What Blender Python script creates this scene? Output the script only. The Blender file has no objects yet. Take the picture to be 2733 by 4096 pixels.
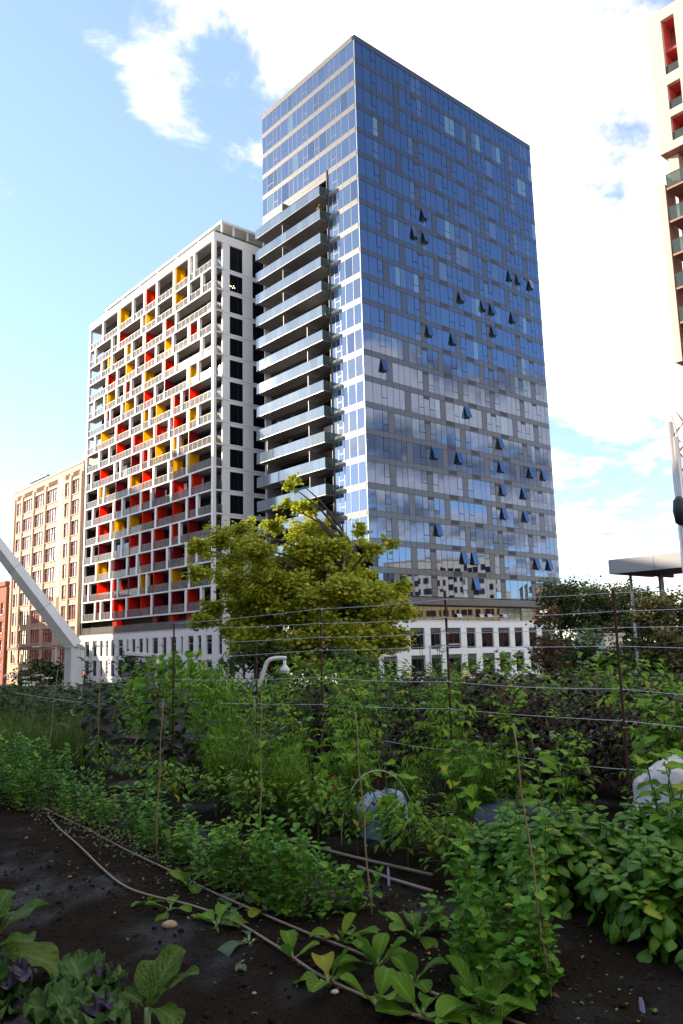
import bpy, math, random
import numpy as np
from mathutils import Matrix, Vector, Euler

R = math.radians
random.seed(7)
rng = np.random.default_rng(11)
S = bpy.context.scene
COL = S.collection

# ------------------------------------------------------------------ camera
PITCH, ROLL, FPX = 0.16783, -0.02473, 3209.56
EYE = 1.6
cam = bpy.data.cameras.new('camera'); camo = bpy.data.objects.new('camera', cam); COL.objects.link(camo)
_fw = Vector((0, math.cos(PITCH), math.sin(PITCH))); _rt = Vector((1, 0, 0)); _up = _rt.cross(_fw)
_r2 = math.cos(ROLL)*_rt + math.sin(ROLL)*_up; _u2 = -math.sin(ROLL)*_rt + math.cos(ROLL)*_up
M = Matrix.Identity(4)
for i, v in enumerate((_r2, _u2, -_fw)):
    for j in range(3): M[j][i] = v[j]
M.translation = (0, 0, EYE); camo.matrix_world = M
cam.sensor_fit = 'HORIZONTAL'; cam.sensor_width = 36; cam.lens = 36*FPX/2733
cam.clip_start = 0.05; cam.clip_end = 2500
S.camera = camo

# ------------------------------------------------------------------ sky, sun, exposure
SUNV = Vector((-0.954, 0.300, 0.356)).normalized()          # direction towards the sun
SUN_EL = math.asin(SUNV.z); SUN_AZ = math.atan2(SUNV.x, SUNV.y)
W_ = bpy.data.worlds.new('World'); S.world = W_; W_.use_nodes = True
nt = W_.node_tree; nt.nodes.clear()
def wn(t, **k):
    n = nt.nodes.new(t)
    for a_, v in k.items(): setattr(n, a_, v)
    return n
def wl(a_, b_): nt.links.new(a_, b_)
def wmath(op, a_, b_=None, clamp=False):
    n = wn('ShaderNodeMath', operation=op, use_clamp=clamp)
    for i, v in enumerate((a_, b_)):
        if v is None: continue
        if isinstance(v, (int, float)): n.inputs[i].default_value = v
        else: wl(v, n.inputs[i])
    return n.outputs[0]
def wsmooth(v, lo, hi):
    n = wn('ShaderNodeMapRange', interpolation_type='SMOOTHSTEP')
    wl(v, n.inputs[0]); n.inputs[1].default_value = lo; n.inputs[2].default_value = hi
    return n.outputs[0]
sky = wn('ShaderNodeTexSky', sky_type='NISHITA', sun_disc=False)
sky.sun_elevation = SUN_EL; sky.sun_rotation = SUN_AZ; sky.altitude = 300
sky.air_density = 0.85; sky.dust_density = 0.22; sky.ozone_density = 1.3
tc = wn('ShaderNodeTexCoord'); sep = wn('ShaderNodeSeparateXYZ'); wl(tc.outputs['Generated'], sep.inputs[0])
SEED = 5.9
den = wmath('ADD', wmath('MAXIMUM', sep.outputs[2], 0.0), 0.16)
comb = wn('ShaderNodeCombineXYZ')
wl(wmath('DIVIDE', sep.outputs[0], den), comb.inputs[0]); wl(wmath('DIVIDE', sep.outputs[1], den), comb.inputs[1]); comb.inputs[2].default_value = SEED
nz = wn('ShaderNodeTexNoise'); nz.inputs['Scale'].default_value = 2.1; nz.inputs['Detail'].default_value = 10; nz.inputs['Roughness'].default_value = 0.60; nz.inputs['Distortion'].default_value = 0.35
wl(comb.outputs[0], nz.inputs['Vector'])
# a bank of cloud that thickens towards the east, thin puffs in the west
bias = wmath('MULTIPLY', wmath('MULTIPLY', wsmooth(sep.outputs[0], -0.10, 0.36), wmath('SUBTRACT', 1.0, wmath('MULTIPLY', wsmooth(sep.outputs[0], 0.55, 0.95), 0.80))), 0.10)
def lobe(d, size, amp):
    d = Vector(d).normalized()
    vm = wn('ShaderNodeVectorMath', operation='DOT_PRODUCT'); wl(tc.outputs['Generated'], vm.inputs[0]); vm.inputs[1].default_value = d
    return wmath('MULTIPLY', wsmooth(vm.outputs['Value'], math.cos(size), math.cos(size*.15)), amp)
LOBES = [((-.262, .965, .86), .10, .085), ((-.245, .965, .76), .05, .05), ((-.30, .95, .62), .10, -.07), ((-.12, .99, .76), .12, -.05), ((-.04, .998, .90), .13, .05), ((.27, .95, .86), .18, .10), ((.37, .93, .66), .07, -.025), ((.33, .94, .555), .05, -.02), ((.10, .99, .85), .25, .09), ((.33, .94, .52), .30, .07),
         ((.29, .95, .42), .14, .06), ((.35, .94, .275), .10, .06), ((-.33, .945, .455), .04, .07), ((-.20, .98, .56), .30, -.12), ((.33, .94, .36), .07, -.07), ((.30, .95, .17), .14, -.08), ((-.38, .92, .2), .22, -.10),
         ((1, .05, .25), .36, .04), ((1, -.07, .20), .085, .14), ((1, .07, .27), .08, .13), ((1, -.03, .34), .09, .12), ((1, .06, .43), .05, .08), ((1, .11, .17), .08, .14), ((1, -.10, .35), .045, .08), ((1, .0, .12), .06, .12), ((1, .12, .33), .04, .08), ((1, .05, .66), .34, -.10)]
for d, s_, a_ in LOBES: bias = wmath('ADD', bias, lobe(d, s_, a_))
val = wmath('ADD', nz.outputs['Fac'], bias)
cm = wsmooth(val, 0.515, 0.67)
nz2 = wn('ShaderNodeTexNoise'); nz2.inputs['Scale'].default_value = 2.6; nz2.inputs['Detail'].default_value = 5
wl(comb.outputs[0], nz2.inputs['Vector'])
ccol = wn('ShaderNodeMix', data_type='RGBA'); wl(wsmooth(wmath('ADD', nz2.outputs['Fac'], wmath('MULTIPLY', wmath('SUBTRACT', 1.0, wsmooth(sep.outputs[0], 0.45, 0.85)), 0.15)), .40, .60), ccol.inputs[0])
CLOUD_A, CLOUD_B = (1.45, 1.42, 1.5, 1), (7.0, 6.0, 5.1, 1)
ccol.inputs[6].default_value = CLOUD_A; ccol.inputs[7].default_value = CLOUD_B
veil = wmath('MULTIPLY', wmath('SUBTRACT', 1.0, wsmooth(sep.outputs[0], 0.25, 0.75)), 0.30)      # thin high haze over the sunny half of the sky
hz = wn('ShaderNodeMix', data_type='RGBA'); wl(veil, hz.inputs[0]); wl(sky.outputs[0], hz.inputs[6]); hz.inputs[7].default_value = (2.1, 2.75, 3.3, 1)
mixs = wn('ShaderNodeMix', data_type='RGBA'); wl(wmath('MULTIPLY', cm, 0.92), mixs.inputs[0]); wl(hz.outputs[2], mixs.inputs[6]); wl(ccol.outputs[2], mixs.inputs[7])
bg = wn('ShaderNodeBackground'); bg.inputs['Strength'].default_value = 0.15
wo = wn('ShaderNodeOutputWorld'); wl(mixs.outputs[2], bg.inputs[0]); wl(bg.outputs[0], wo.inputs[0])

sun = bpy.data.lights.new('sun', 'SUN'); sun.energy = 4.4; sun.angle = R(0.55); sun.color = (1.0, 0.84, 0.62)
suno = bpy.data.objects.new('sun', sun); COL.objects.link(suno)
suno.rotation_euler = SUNV.to_track_quat('Z', 'Y').to_euler()
vs = S.view_settings; vs.view_transform = 'Standard'; vs.look = 'None'; vs.exposure = 1.35; vs.gamma = 1.0; vs.use_curve_mapping = False
S.cycles.max_bounces = 6; S.cycles.diffuse_bounces = 3; S.cycles.glossy_bounces = 4; S.cycles.transmission_bounces = 4; S.cycles.transparent_max_bounces = 8

# ------------------------------------------------------------------ frames: local X runs along the streets' b direction, local Y along a
PSI = 0.7117
BX = Vector((math.cos(PSI), math.sin(PSI), 0)); AY = Vector((-math.sin(PSI), math.cos(PSI), 0))
STREET = -3.6
TC = Vector((2.8159, 83.8886, 0))                 # near corner of the glass tower
WC = Vector((-15.998, 98.5126, 0))                # near corner of the loggia block
def frame(a, b): return AY*a + BX*b               # garden coordinates, camera at the origin

# ------------------------------------------------------------------ materials
MATS = {}
def mat(name, base, rough=0.6, metal=0.0, spec=0.5, noise=None, bump=None, transl=None, alpha=None, coat=0, vary=0.0, emit=None):
    """principled material; noise=(scale, dark multiplier), bump=(scale, strength, distance)"""
    if name in MATS: return MATS[name]
    m = bpy.data.materials.new(name); m.use_nodes = True; t = m.node_tree; n = t.nodes; l = t.links
    p = n['Principled BSDF']; out = n['Material Output']
    p.inputs['Base Color'].default_value = (*base, 1); p.inputs['Roughness'].default_value = rough; p.inputs['Metallic'].default_value = metal
    p.inputs['Specular IOR Level'].default_value = spec
    if coat: p.inputs['Coat Weight'].default_value = coat
    tcn = n.new('ShaderNodeTexCoord')
    src = None
    if noise:
        nn = n.new('ShaderNodeTexNoise'); nn.inputs['Scale'].default_value = noise[0]; nn.inputs['Detail'].default_value = 6; nn.inputs['Roughness'].default_value = .62
        l.new(tcn.outputs['Object'], nn.inputs['Vector'])
        mx = n.new('ShaderNodeMix'); mx.data_type = 'RGBA'
        mr = n.new('ShaderNodeMapRange'); l.new(nn.outputs['Fac'], mr.inputs[0]); mr.inputs[1].default_value = .32; mr.inputs[2].default_value = .68
        l.new(mr.outputs[0], mx.inputs[0]); k = noise[1]
        mx.inputs[6].default_value = (base[0]*k, base[1]*k, base[2]*k, 1); mx.inputs[7].default_value = (*base, 1); src = mx.outputs[2]
    if vary:
        oi = n.new('ShaderNodeObjectInfo'); hs = n.new('ShaderNodeHueSaturation')
        mr = n.new('ShaderNodeMapRange'); l.new(oi.outputs['Random'], mr.inputs[0]); mr.inputs[3].default_value = 1-vary; mr.inputs[4].default_value = 1+vary
        l.new(mr.outputs[0], hs.inputs['Value'])
        if src: l.new(src, hs.inputs['Color'])
        else: hs.inputs['Color'].default_value = (*base, 1)
        src = hs.outputs[0]
    if src: l.new(src, p.inputs['Base Color'])
    if bump:
        nb = n.new('ShaderNodeTexNoise'); nb.inputs['Scale'].default_value = bump[0]; nb.inputs['Detail'].default_value = 5; l.new(tcn.outputs['Object'], nb.inputs['Vector'])
        bp = n.new('ShaderNodeBump'); bp.inputs['Strength'].default_value = bump[1]; bp.inputs['Distance'].default_value = bump[2]
        l.new(nb.outputs['Fac'], bp.inputs['Height']); l.new(bp.outputs[0], p.inputs['Normal'])
    if emit:
        p.inputs['Emission Color'].default_value = (*emit[0], 1); p.inputs['Emission Strength'].default_value = emit[1]
    sh = p.outputs[0]
    if transl:
        tr = n.new('ShaderNodeBsdfTranslucent'); tr.inputs[0].default_value = (*transl[1], 1)
        ms = n.new('ShaderNodeMixShader'); ms.inputs[0].default_value = transl[0]; l.new(sh, ms.inputs[1]); l.new(tr.outputs[0], ms.inputs[2]); sh = ms.outputs[0]
    if alpha is not None:
        tp = n.new('ShaderNodeBsdfTransparent'); tp.inputs[0].default_value = (*alpha[1], 1)
        ms = n.new('ShaderNodeMixShader'); ms.inputs[0].default_value = alpha[0]; l.new(sh, ms.inputs[1]); l.new(tp.outputs[0], ms.inputs[2]); sh = ms.outputs[0]
    l.new(sh, out.inputs[0])
    MATS[name] = m
    return m

def glass(name, inner, tint, f0, rough=0.015, vary=0.25):
    """coated facade glass: a dim interior under a tinted mirror coating that grows towards grazing"""
    if name in MATS: return MATS[name]
    m = bpy.data.materials.new(name); m.use_nodes = True; t = m.node_tree; n = t.nodes; l = t.links; n.clear()
    out = n.new('ShaderNodeOutputMaterial')
    d = n.new('ShaderNodeBsdfDiffuse'); oi = n.new('ShaderNodeObjectInfo')
    mr = n.new('ShaderNodeMapRange'); l.new(oi.outputs['Random'], mr.inputs[0]); mr.inputs[3].default_value = 1-vary; mr.inputs[4].default_value = 1+vary*1.4
    hs = n.new('ShaderNodeHueSaturation'); hs.inputs['Color'].default_value = (*inner, 1); l.new(mr.outputs[0], hs.inputs['Value']); l.new(hs.outputs[0], d.inputs[0])
    g = n.new('ShaderNodeBsdfGlossy'); g.inputs['Color'].default_value = (*tint, 1); g.inputs['Roughness'].default_value = rough
    fr = n.new('ShaderNodeLayerWeight'); fr.inputs[0].default_value = 0.5
    pw = n.new('ShaderNodeMath'); pw.operation = 'POWER'; l.new(fr.outputs['Facing'], pw.inputs[0]); pw.inputs[1].default_value = 4.0
    mr2 = n.new('ShaderNodeMapRange'); l.new(pw.outputs[0], mr2.inputs[0]); mr2.inputs[3].default_value = f0; mr2.inputs[4].default_value = 1.0
    ms = n.new('ShaderNodeMixShader'); l.new(mr2.outputs[0], ms.inputs[0]); l.new(d.outputs[0], ms.inputs[1]); l.new(g.outputs[0], ms.inputs[2]); l.new(ms.outputs[0], out.inputs[0])
    MATS[name] = m
    return m

def leafmat(name, dark, light, rough=0.5, tl=0.3, vein=0.0, spec=0.14, tcol=None, patch=None, blister=0, vb=.004):
    """leaf blade: tint from the mesh or the object, paler midrib and side veins from the leaf's own UV"""
    if name in MATS: return MATS[name]
    m = bpy.data.materials.new(name); m.use_nodes = True; t = m.node_tree; n = t.nodes; l = t.links
    p = n['Principled BSDF']; out = n['Material Output']; p.inputs['Roughness'].default_value = rough; p.inputs['Specular IOR Level'].default_value = spec
    at = n.new('ShaderNodeAttribute'); at.attribute_name = 'tint'
    oi = n.new('ShaderNodeObjectInfo')
    ad = n.new('ShaderNodeMath'); ad.operation = 'ADD'; l.new(at.outputs['Fac'], ad.inputs[0])
    l.new(oi.outputs['Random'], ad.inputs[1]); fr = n.new('ShaderNodeMath'); fr.operation = 'FRACT'; l.new(ad.outputs[0], fr.inputs[0])
    mx = n.new('ShaderNodeMix'); mx.data_type = 'RGBA'; l.new(fr.outputs[0], mx.inputs[0]); mx.inputs[6].default_value = (*dark, 1); mx.inputs[7].default_value = (*light, 1)
    old = n.new('ShaderNodeMapRange'); l.new(fr.outputs[0], old.inputs[0]); old.inputs[1].default_value = .945; old.inputs[2].default_value = .985
    mo = n.new('ShaderNodeMix'); mo.data_type = 'RGBA'; l.new(old.outputs[0], mo.inputs[0]); l.new(mx.outputs[2], mo.inputs[6]); mo.inputs[7].default_value = (light[0]*2.0+.03, light[1]*1.05, light[2]*.9, 1)
    c = mo.outputs[2]
    uv = n.new('ShaderNodeUVMap'); sp = n.new('ShaderNodeSeparateXYZ'); l.new(uv.outputs[0], sp.inputs[0])
    if patch:
        tcn = n.new('ShaderNodeTexCoord'); nn = n.new('ShaderNodeTexNoise'); nn.inputs['Scale'].default_value = patch[0]; l.new(tcn.outputs['Object'], nn.inputs[0])
        mr = n.new('ShaderNodeMapRange'); l.new(nn.outputs['Fac'], mr.inputs[0]); mr.inputs[1].default_value = .52; mr.inputs[2].default_value = .66
        m3 = n.new('ShaderNodeMix'); m3.data_type = 'RGBA'; l.new(mr.outputs[0], m3.inputs[0]); l.new(c, m3.inputs[6]); m3.inputs[7].default_value = (*patch[1], 1); c = m3.outputs[2]
    if vein:
        a1 = n.new('ShaderNodeMath'); a1.operation = 'SUBTRACT'; l.new(sp.outputs[0], a1.inputs[0]); a1.inputs[1].default_value = .5
        a2 = n.new('ShaderNodeMath'); a2.operation = 'ABSOLUTE'; l.new(a1.outputs[0], a2.inputs[0])
        mid = n.new('ShaderNodeMapRange'); mid.interpolation_type = 'SMOOTHSTEP'; l.new(a2.outputs[0], mid.inputs[0]); mid.inputs[1].default_value = .075; mid.inputs[2].default_value = .02
        # side veins: bands of (v - 1.1|u|)
        b1 = n.new('ShaderNodeMath'); b1.operation = 'MULTIPLY'; l.new(a2.outputs[0], b1.inputs[0]); b1.inputs[1].default_value = -.75
        b2 = n.new('ShaderNodeMath'); b2.operation = 'ADD'; l.new(b1.outputs[0], b2.inputs[0]); l.new(sp.outputs[1], b2.inputs[1])
        b3 = n.new('ShaderNodeMath'); b3.operation = 'MULTIPLY'; l.new(b2.outputs[0], b3.inputs[0]); b3.inputs[1].default_value = 44
        b4 = n.new('ShaderNodeMath'); b4.operation = 'SINE'; l.new(b3.outputs[0], b4.inputs[0])
        sv = n.new('ShaderNodeMapRange'); l.new(b4.outputs[0], sv.inputs[0]); sv.inputs[1].default_value = .86; sv.inputs[2].default_value = 1.0; sv.inputs[4].default_value = .55
        mxm = n.new('ShaderNodeMath'); mxm.operation = 'MAXIMUM'; l.new(mid.outputs[0], mxm.inputs[0]); l.new(sv.outputs[0], mxm.inputs[1])
        sc = n.new('ShaderNodeMath'); sc.operation = 'MULTIPLY'; l.new(mxm.outputs[0], sc.inputs[0]); sc.inputs[1].default_value = vein
        m4 = n.new('ShaderNodeMix'); m4.data_type = 'RGBA'; l.new(sc.outputs[0], m4.inputs[0]); l.new(c, m4.inputs[6])
        m4.inputs[7].default_value = (light[0]*1.7+.03, light[1]*1.45+.04, light[2]*1.7+.03, 1); c = m4.outputs[2]
        bp = n.new('ShaderNodeBump'); bp.inputs['Strength'].default_value = .5; bp.inputs['Distance'].default_value = vb; bp.invert = True
        l.new(b4.outputs[0], bp.inputs['Height']); nrm = bp
        if blister:
            tb = n.new('ShaderNodeTexCoord'); vo = n.new('ShaderNodeTexVoronoi'); vo.feature = 'SMOOTH_F1'; vo.inputs['Scale'].default_value = blister; l.new(tb.outputs['Object'], vo.inputs['Vector'])
            nrm = n.new('ShaderNodeBump'); nrm.inputs['Strength'].default_value = .8; nrm.inputs['Distance'].default_value = .012; nrm.invert = True
            l.new(vo.outputs['Distance'], nrm.inputs['Height']); l.new(bp.outputs[0], nrm.inputs['Normal'])
        l.new(nrm.outputs[0], p.inputs['Normal'])
    l.new(c, p.inputs['Base Color'])
    tr = n.new('ShaderNodeBsdfTranslucent')
    if tcol:
        tr.inputs[0].default_value = (*tcol, 1)
    else: l.new(c, tr.inputs[0])
    ms = n.new('ShaderNodeMixShader'); ms.inputs[0].default_value = tl; l.new(p.outputs[0], ms.inputs[1]); l.new(tr.outputs[0], ms.inputs[2]); l.new(ms.outputs[0], out.inputs[0])
    MATS[name] = m
    return m

# ------------------------------------------------------------------ mesh helpers
def mk(name, verts, faces, m, smooth=False, uv=None, tint=None):
    me = bpy.data.meshes.new(name)
    verts = np.asarray(verts, dtype=np.float32)
    if isinstance(faces, np.ndarray):
        nf, k = faces.shape
        me.vertices.add(len(verts)); me.vertices.foreach_set('co', verts.ravel())
        me.loops.add(nf*k); me.loops.foreach_set('vertex_index', faces.ravel().astype(np.int32))
        me.polygons.add(nf); me.polygons.foreach_set('loop_start', np.arange(0, nf*k, k, dtype=np.int32))
        me.update(calc_edges=True)
    else:
        me.from_pydata([tuple(map(float, v)) for v in verts], [], faces)
    if smooth: me.polygons.foreach_set('use_smooth', np.ones(len(me.polygons), dtype=bool))
    if uv is not None:
        ul = me.uv_layers.new(name='UVMap'); vi = np.empty(len(me.loops), dtype=np.int32); me.loops.foreach_get('vertex_index', vi)
        ul.data.foreach_set('uv', np.asarray(uv, dtype=np.float32)[vi].ravel())
    if tint is not None:
        a_ = me.attributes.new('tint', 'FLOAT', 'POINT'); a_.data.foreach_set('value', np.asarray(tint, dtype=np.float32))
    if m: me.materials.append(m)
    return me
def ob(name, me, parent=None, loc=None, rot=None, scale=None, label=None, cat=None, group=None, kind=None):
    o = bpy.data.objects.new(name, me); COL.objects.link(o)
    if parent: o.parent = parent
    if loc is not None: o.location = loc
    if rot is not None: o.rotation_euler = rot
    if scale is not None: o.scale = scale
    if label: o['label'] = label
    if cat: o['category'] = cat
    if group: o['group'] = group
    if kind: o['kind'] = kind
    return o
def thing(name, label, cat, loc=(0, 0, 0), rz=0.0, group=None):
    return ob(name, None, None, loc, (0, 0, rz), None, label, cat, group)

CUBE_F = [(0, 3, 2, 1), (4, 5, 6, 7), (0, 1, 5, 4), (1, 2, 6, 5), (2, 3, 7, 6), (3, 0, 4, 7)]
_cubes = {}
def cube(m):
    if m.name not in _cubes:
        v = [(-.5, -.5, -.5), (.5, -.5, -.5), (.5, .5, -.5), (-.5, .5, -.5), (-.5, -.5, .5), (.5, -.5, .5), (.5, .5, .5), (-.5, .5, .5)]
        _cubes[m.name] = mk('unit_block', v, CUBE_F, m)
    return _cubes[m.name]
def piece(name, parent, m, x0, x1, y0, y1, z0, z1, rot=None, **k):
    return ob(name, cube(m), parent, ((x0+x1)/2, (y0+y1)/2, (z0+z1)/2), rot, (abs(x1-x0), abs(y1-y0), abs(z1-z0)), **k)

class MB:
    """collects blocks, tubes and quads into one mesh"""
    def __init__(s): s.v = []; s.f = []
    def box(s, x0, x1, y0, y1, z0, z1, rot=None):
        n = len(s.v)
        c = Vector(((x0+x1)/2, (y0+y1)/2, (z0+z1)/2)); h = Vector((abs(x1-x0)/2, abs(y1-y0)/2, abs(z1-z0)/2))
        rm = Euler(rot).to_matrix() if rot else None
        for sx, sy, sz in ((-1, -1, -1), (1, -1, -1), (1, 1, -1), (-1, 1, -1), (-1, -1, 1), (1, -1, 1), (1, 1, 1), (-1, 1, 1)):
            d = Vector((sx*h.x, sy*h.y, sz*h.z))
            if rm: d = rm @ d
            s.v.append(tuple(c+d))
        s.f += [tuple(i+n for i in q) for q in CUBE_F]
        return s
    def tube(s, pts, rad, seg=6, cap=True):
        pts = [Vector(p) for p in pts]; n0 = len(s.v); N = len(pts)
        rad = rad if hasattr(rad, '__len__') else [rad]*N
        prev = None
        for i, p in enumerate(pts):
            t = (pts[min(i+1, N-1)]-pts[max(i-1, 0)])
            if t.length < 1e-9: t = Vector((0, 0, 1))
            t.normalize()
            if prev is None:
                u = t.cross(Vector((0, 0, 1)) if abs(t.z) < .9 else Vector((1, 0, 0))); u.normalize()
            else:
                u = prev - t*prev.dot(t); u.normalize()
            prev = u; w = t.cross(u)
            for k in range(seg):
                an = 2*math.pi*k/seg
                s.v.append(tuple(p+(u*math.cos(an)+w*math.sin(an))*rad[i]))
        for i in range(N-1):
            for k in range(seg):
                a0 = n0+i*seg+k; a1 = n0+i*seg+(k+1) % seg
                s.f.append((a0, a1, a1+seg, a0+seg))
        if cap:
            s.f.append(tuple(n0+k for k in reversed(range(seg)))); s.f.append(tuple(n0+(N-1)*seg+k for k in range(seg)))
        return s
    def lathe(s, prof, seg=16, o=(0, 0, 0)):
        n0 = len(s.v)
        for r_, z_ in prof:
            for k in range(seg):
                an = 2*math.pi*k/seg; s.v.append((o[0]+r_*math.cos(an), o[1]+r_*math.sin(an), o[2]+z_))
        for i in range(len(prof)-1):
            for k in range(seg):
                a0 = n0+i*seg+k; a1 = n0+i*seg+(k+1) % seg; s.f.append((a0, a1, a1+seg, a0+seg))
        s.f.append(tuple(n0+k for k in reversed(range(seg)))); s.f.append(tuple(n0+(len(prof)-1)*seg+k for k in range(seg)))
        return s
    def poly(s, pts):
        n = len(s.v); s.v += [tuple(p) for p in pts]; s.f.append(tuple(range(n, n+len(pts)))); return s
    def build(s, name, m, parent=None, smooth=False, **k):
        return ob(name, mk(name, s.v, s.f, m, smooth), parent, **k)

def wall_bands(mb, ax, lo, hi, z0, z1, wins, rows, t0, t1):
    """a wall in the plane ax ('x' or 'y' is the running direction) with openings wins x rows, built of butted blocks"""
    def put(u0, u1, za, zb):
        if u1-u0 < 1e-4 or zb-za < 1e-4: return
        if ax == 'x': mb.box(u0, u1, t0, t1, za, zb)
        else: mb.box(t0, t1, u0, u1, za, zb)
    zc = z0
    for (ra, rb) in sorted(rows):
        put(lo, hi, zc, ra)
        u = lo
        for (wa, wb) in sorted(wins):
            put(u, wa, ra, rb); u = wb
        put(u, hi, ra, rb); zc = rb
    put(lo, hi, zc, z1)
# ------------------------------------------------------------------ building materials
M_metal = mat('grey_metal_panel_matt', (.115, .112, .122), .5, .15, .4, noise=(.9, .88), vary=.05)
M_metal_l = mat('sunlit_metal_panel', (.145, .14, .148), .42, .1, .4, noise=(.9, .93), vary=.04)  # sunlight painted in: paler copy of the panel metal for the left face
M_metal = glass('grey_metal_panel', (.030, .028, .030), (.78, .84, 1.0), .075, .22, .1)
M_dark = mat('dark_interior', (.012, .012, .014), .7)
M_core = mat('dark_backing', (.03, .031, .035), .7)
M_vent = mat('black_louver', (.018, .018, .02), .55)
M_linet = mat('silver_frame', (.21, .21, .22), .35, .2)
M_line = mat('white_aluminium', (.62, .62, .62), .35, .2)
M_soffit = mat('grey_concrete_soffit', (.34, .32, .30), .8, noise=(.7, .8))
M_white = mat('white_precast', (.80, .795, .785), .6, noise=(.35, .965))
M_conc = mat('pale_grey_concrete', (.84, .84, .86), .75, noise=(.22, .9), bump=(3, .08, .02))
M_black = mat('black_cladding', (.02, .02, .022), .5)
M_rail = mat('grey_balcony_rail', (.16, .16, .165), .5, .3)
M_glA = glass('blue_coated_glass', (.012, .022, .045), (.52, .67, 1.0), .185)
M_glB = glass('blue_glass_with_blind', (.04, .055, .08), (.54, .69, 1.0), .18)
M_glC = glass('teal_glass_with_curtain', (.09, .15, .18), (.54, .70, 1.0), .16)
M_glL = glass('west_coated_glass', (.03, .04, .065), (.62, .76, 1.0), .27)  # same tower glass made paler, to stand in for brighter reflections
M_win = glass('dark_window_glass', (.006, .007, .010), (.7, .85, 1.0), .022, .02)
M_winb = glass('bright_window_glass', (.05, .05, .05), (1, .98, .96), .45, .02)
M_lob = glass('lobby_glass', (.025, .022, .02), (1, .93, .85), .07, .02)
M_loft = glass('loft_window_glass', (.34, .32, .30), (1, .98, .96), .45, .02, .5)
M_guard = glass('grey_glass_guard', (.10, .125, .16), (.82, .92, 1.0), .17, .04)
M_guardd = mat('clear_glass_guard', (.10, .13, .13), .03, 0, .5, alpha=(.55, (.55, .65, .62)))
M_rguard = mat('tinted_rail_glass', (.26, .255, .25), .04, 0, .3, alpha=(.52, (.84, .82, .82)))
FIN = {'Y': mat('yellow_panel', (.92, .58, .005), .35, 0, .3, transl=(.6, (1.0, .64, .004))),
       'R': mat('red_panel', (.68, .035, .012), .35, 0, .4, transl=(.55, (1.0, .13, .006))),
       'D': mat('crimson_panel', (.30, .010, .022), .35, 0, .4, transl=(.22, (.55, .012, .03)))}

def ZE(z): return z + EYE - STREET
def ZT(z): return z + 11.3946 + EYE - STREET
pane_jobs = []
def flush_panes(parent, jobs, limit=300, stuffname='pane'):
    """the panes that show largest become parts, the rest one joined part"""
    jobs.sort(key=lambda j: -j[0])
    for _, nm, m, bx, rot, in_ in jobs[:limit]:
        piece(nm, parent, m, *bx, rot=rot)
    rest = {}
    for _, nm, m, bx, rot, in_ in jobs[limit:]:
        rest.setdefault(m.name, MB()).box(*bx, rot=rot)
    for k, mb in rest.items():
        mb.build(stuffname, bpy.data.materials[k], parent, kind='stuff')

# ================================================================== glass tower
tower = thing('glass_tower', 'tall blue glass tower with grey spandrel bands and a stack of balconies', 'tower', (TC.x, TC.y, STREET), PSI)
BCOL = [0, 1.24, 2.59, 3.43, 4.4, 5.39, 6.23, 7.21, 8.44, 9.35, 10.28, 11.22, 12.13, 13.07, 14.55, 15.5, 16.42, 17.4, 18.88, 19.77, 20.7, 21.63, 22.55, 23.47, 24.95, 25.95, 26.92, 27.78, 28.68, 29.6, 30.45, 31.45, 32.33, 33.25, 34.12]
ACOL = [0, 1.28, 2.62, 3.57, 4.5, 5.3, 6.75, 7.65, 9.0, 9.9, 11.1, 12.0, 12.9, 14.5, 15.4, 16.2, 17.65, 18.74]
core = MB()
core.box(.12, 33.95, .12, 5.2, ZT(-.65), ZT(59.7)).box(1.3, 33.95, .12, 5.2, ZT(-6.75), ZT(-.65)).box(.12, 1.3, 2.0, 5.2, ZT(-6.75), ZT(-.65))
core.box(.12, 33.95, 5.2, 18.6, ZT(44.4), ZT(59.7)).box(.95, 33.95, 5.2, 18.6, ZT(-6.75), ZT(44.4))
core.build('core_wall', M_core, tower)
# parapet and roof line
pb_ = MB()
for u0, u1 in zip(BCOL[:-1], BCOL[1:]): pb_.box(u0+.01, u1-.01, -.05, .3, ZT(59.18), ZT(59.92))
pb_.build('parapet', M_metal, tower)
pb_ = MB()
for u0, u1 in zip(ACOL[:-1], ACOL[1:]): pb_.box(-.05, .3, max(u0, .31)+.01 if u0 else .31, u1-.01, ZT(59.18), ZT(59.92))
pb_.build('parapet', M_metal_l, tower)
MB().box(.3, 34.0, .3, 18.6, ZT(59.7), ZT(59.8)).build('roof', M_soffit, tower)
SASH_R = {2, 8, 10, 14, 16, 20, 22, 26, 28, 31}
rowrng = random.Random(3)
OPEN = {(13, 10), (12, 8), (12, 10), (12, 26), (12, 28), (12, 31), (10, 16), (10, 20), (10, 22), (10, 26), (9, 22), (8, 10), (8, 14), (6, 2), (5, 16), (4, 22), (3, 10), (3, 14), (3, 22), (3, 28), (3, 31), (2, 22), (2, 26), (1, 22), (1, 26), (0, 10), (-1, 14), (-1, 16), (-1, 28), (-1, 31), (-2, 16)}
PATS = [{3, 9, 15, 21, 27}, {6, 12, 19, 25, 30}, {3, 12, 15, 24, 30}, {6, 9, 19, 21, 27}]
SMALLV = {9: 20, 21: 12, 27: 13, 30: 13}
jobs = []
ctr = Vector((TC.x, TC.y, 0))
def pick():
    q = rowrng.random()
    return M_glA if q < .87 else (M_glB if q < .965 else M_glC)
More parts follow.
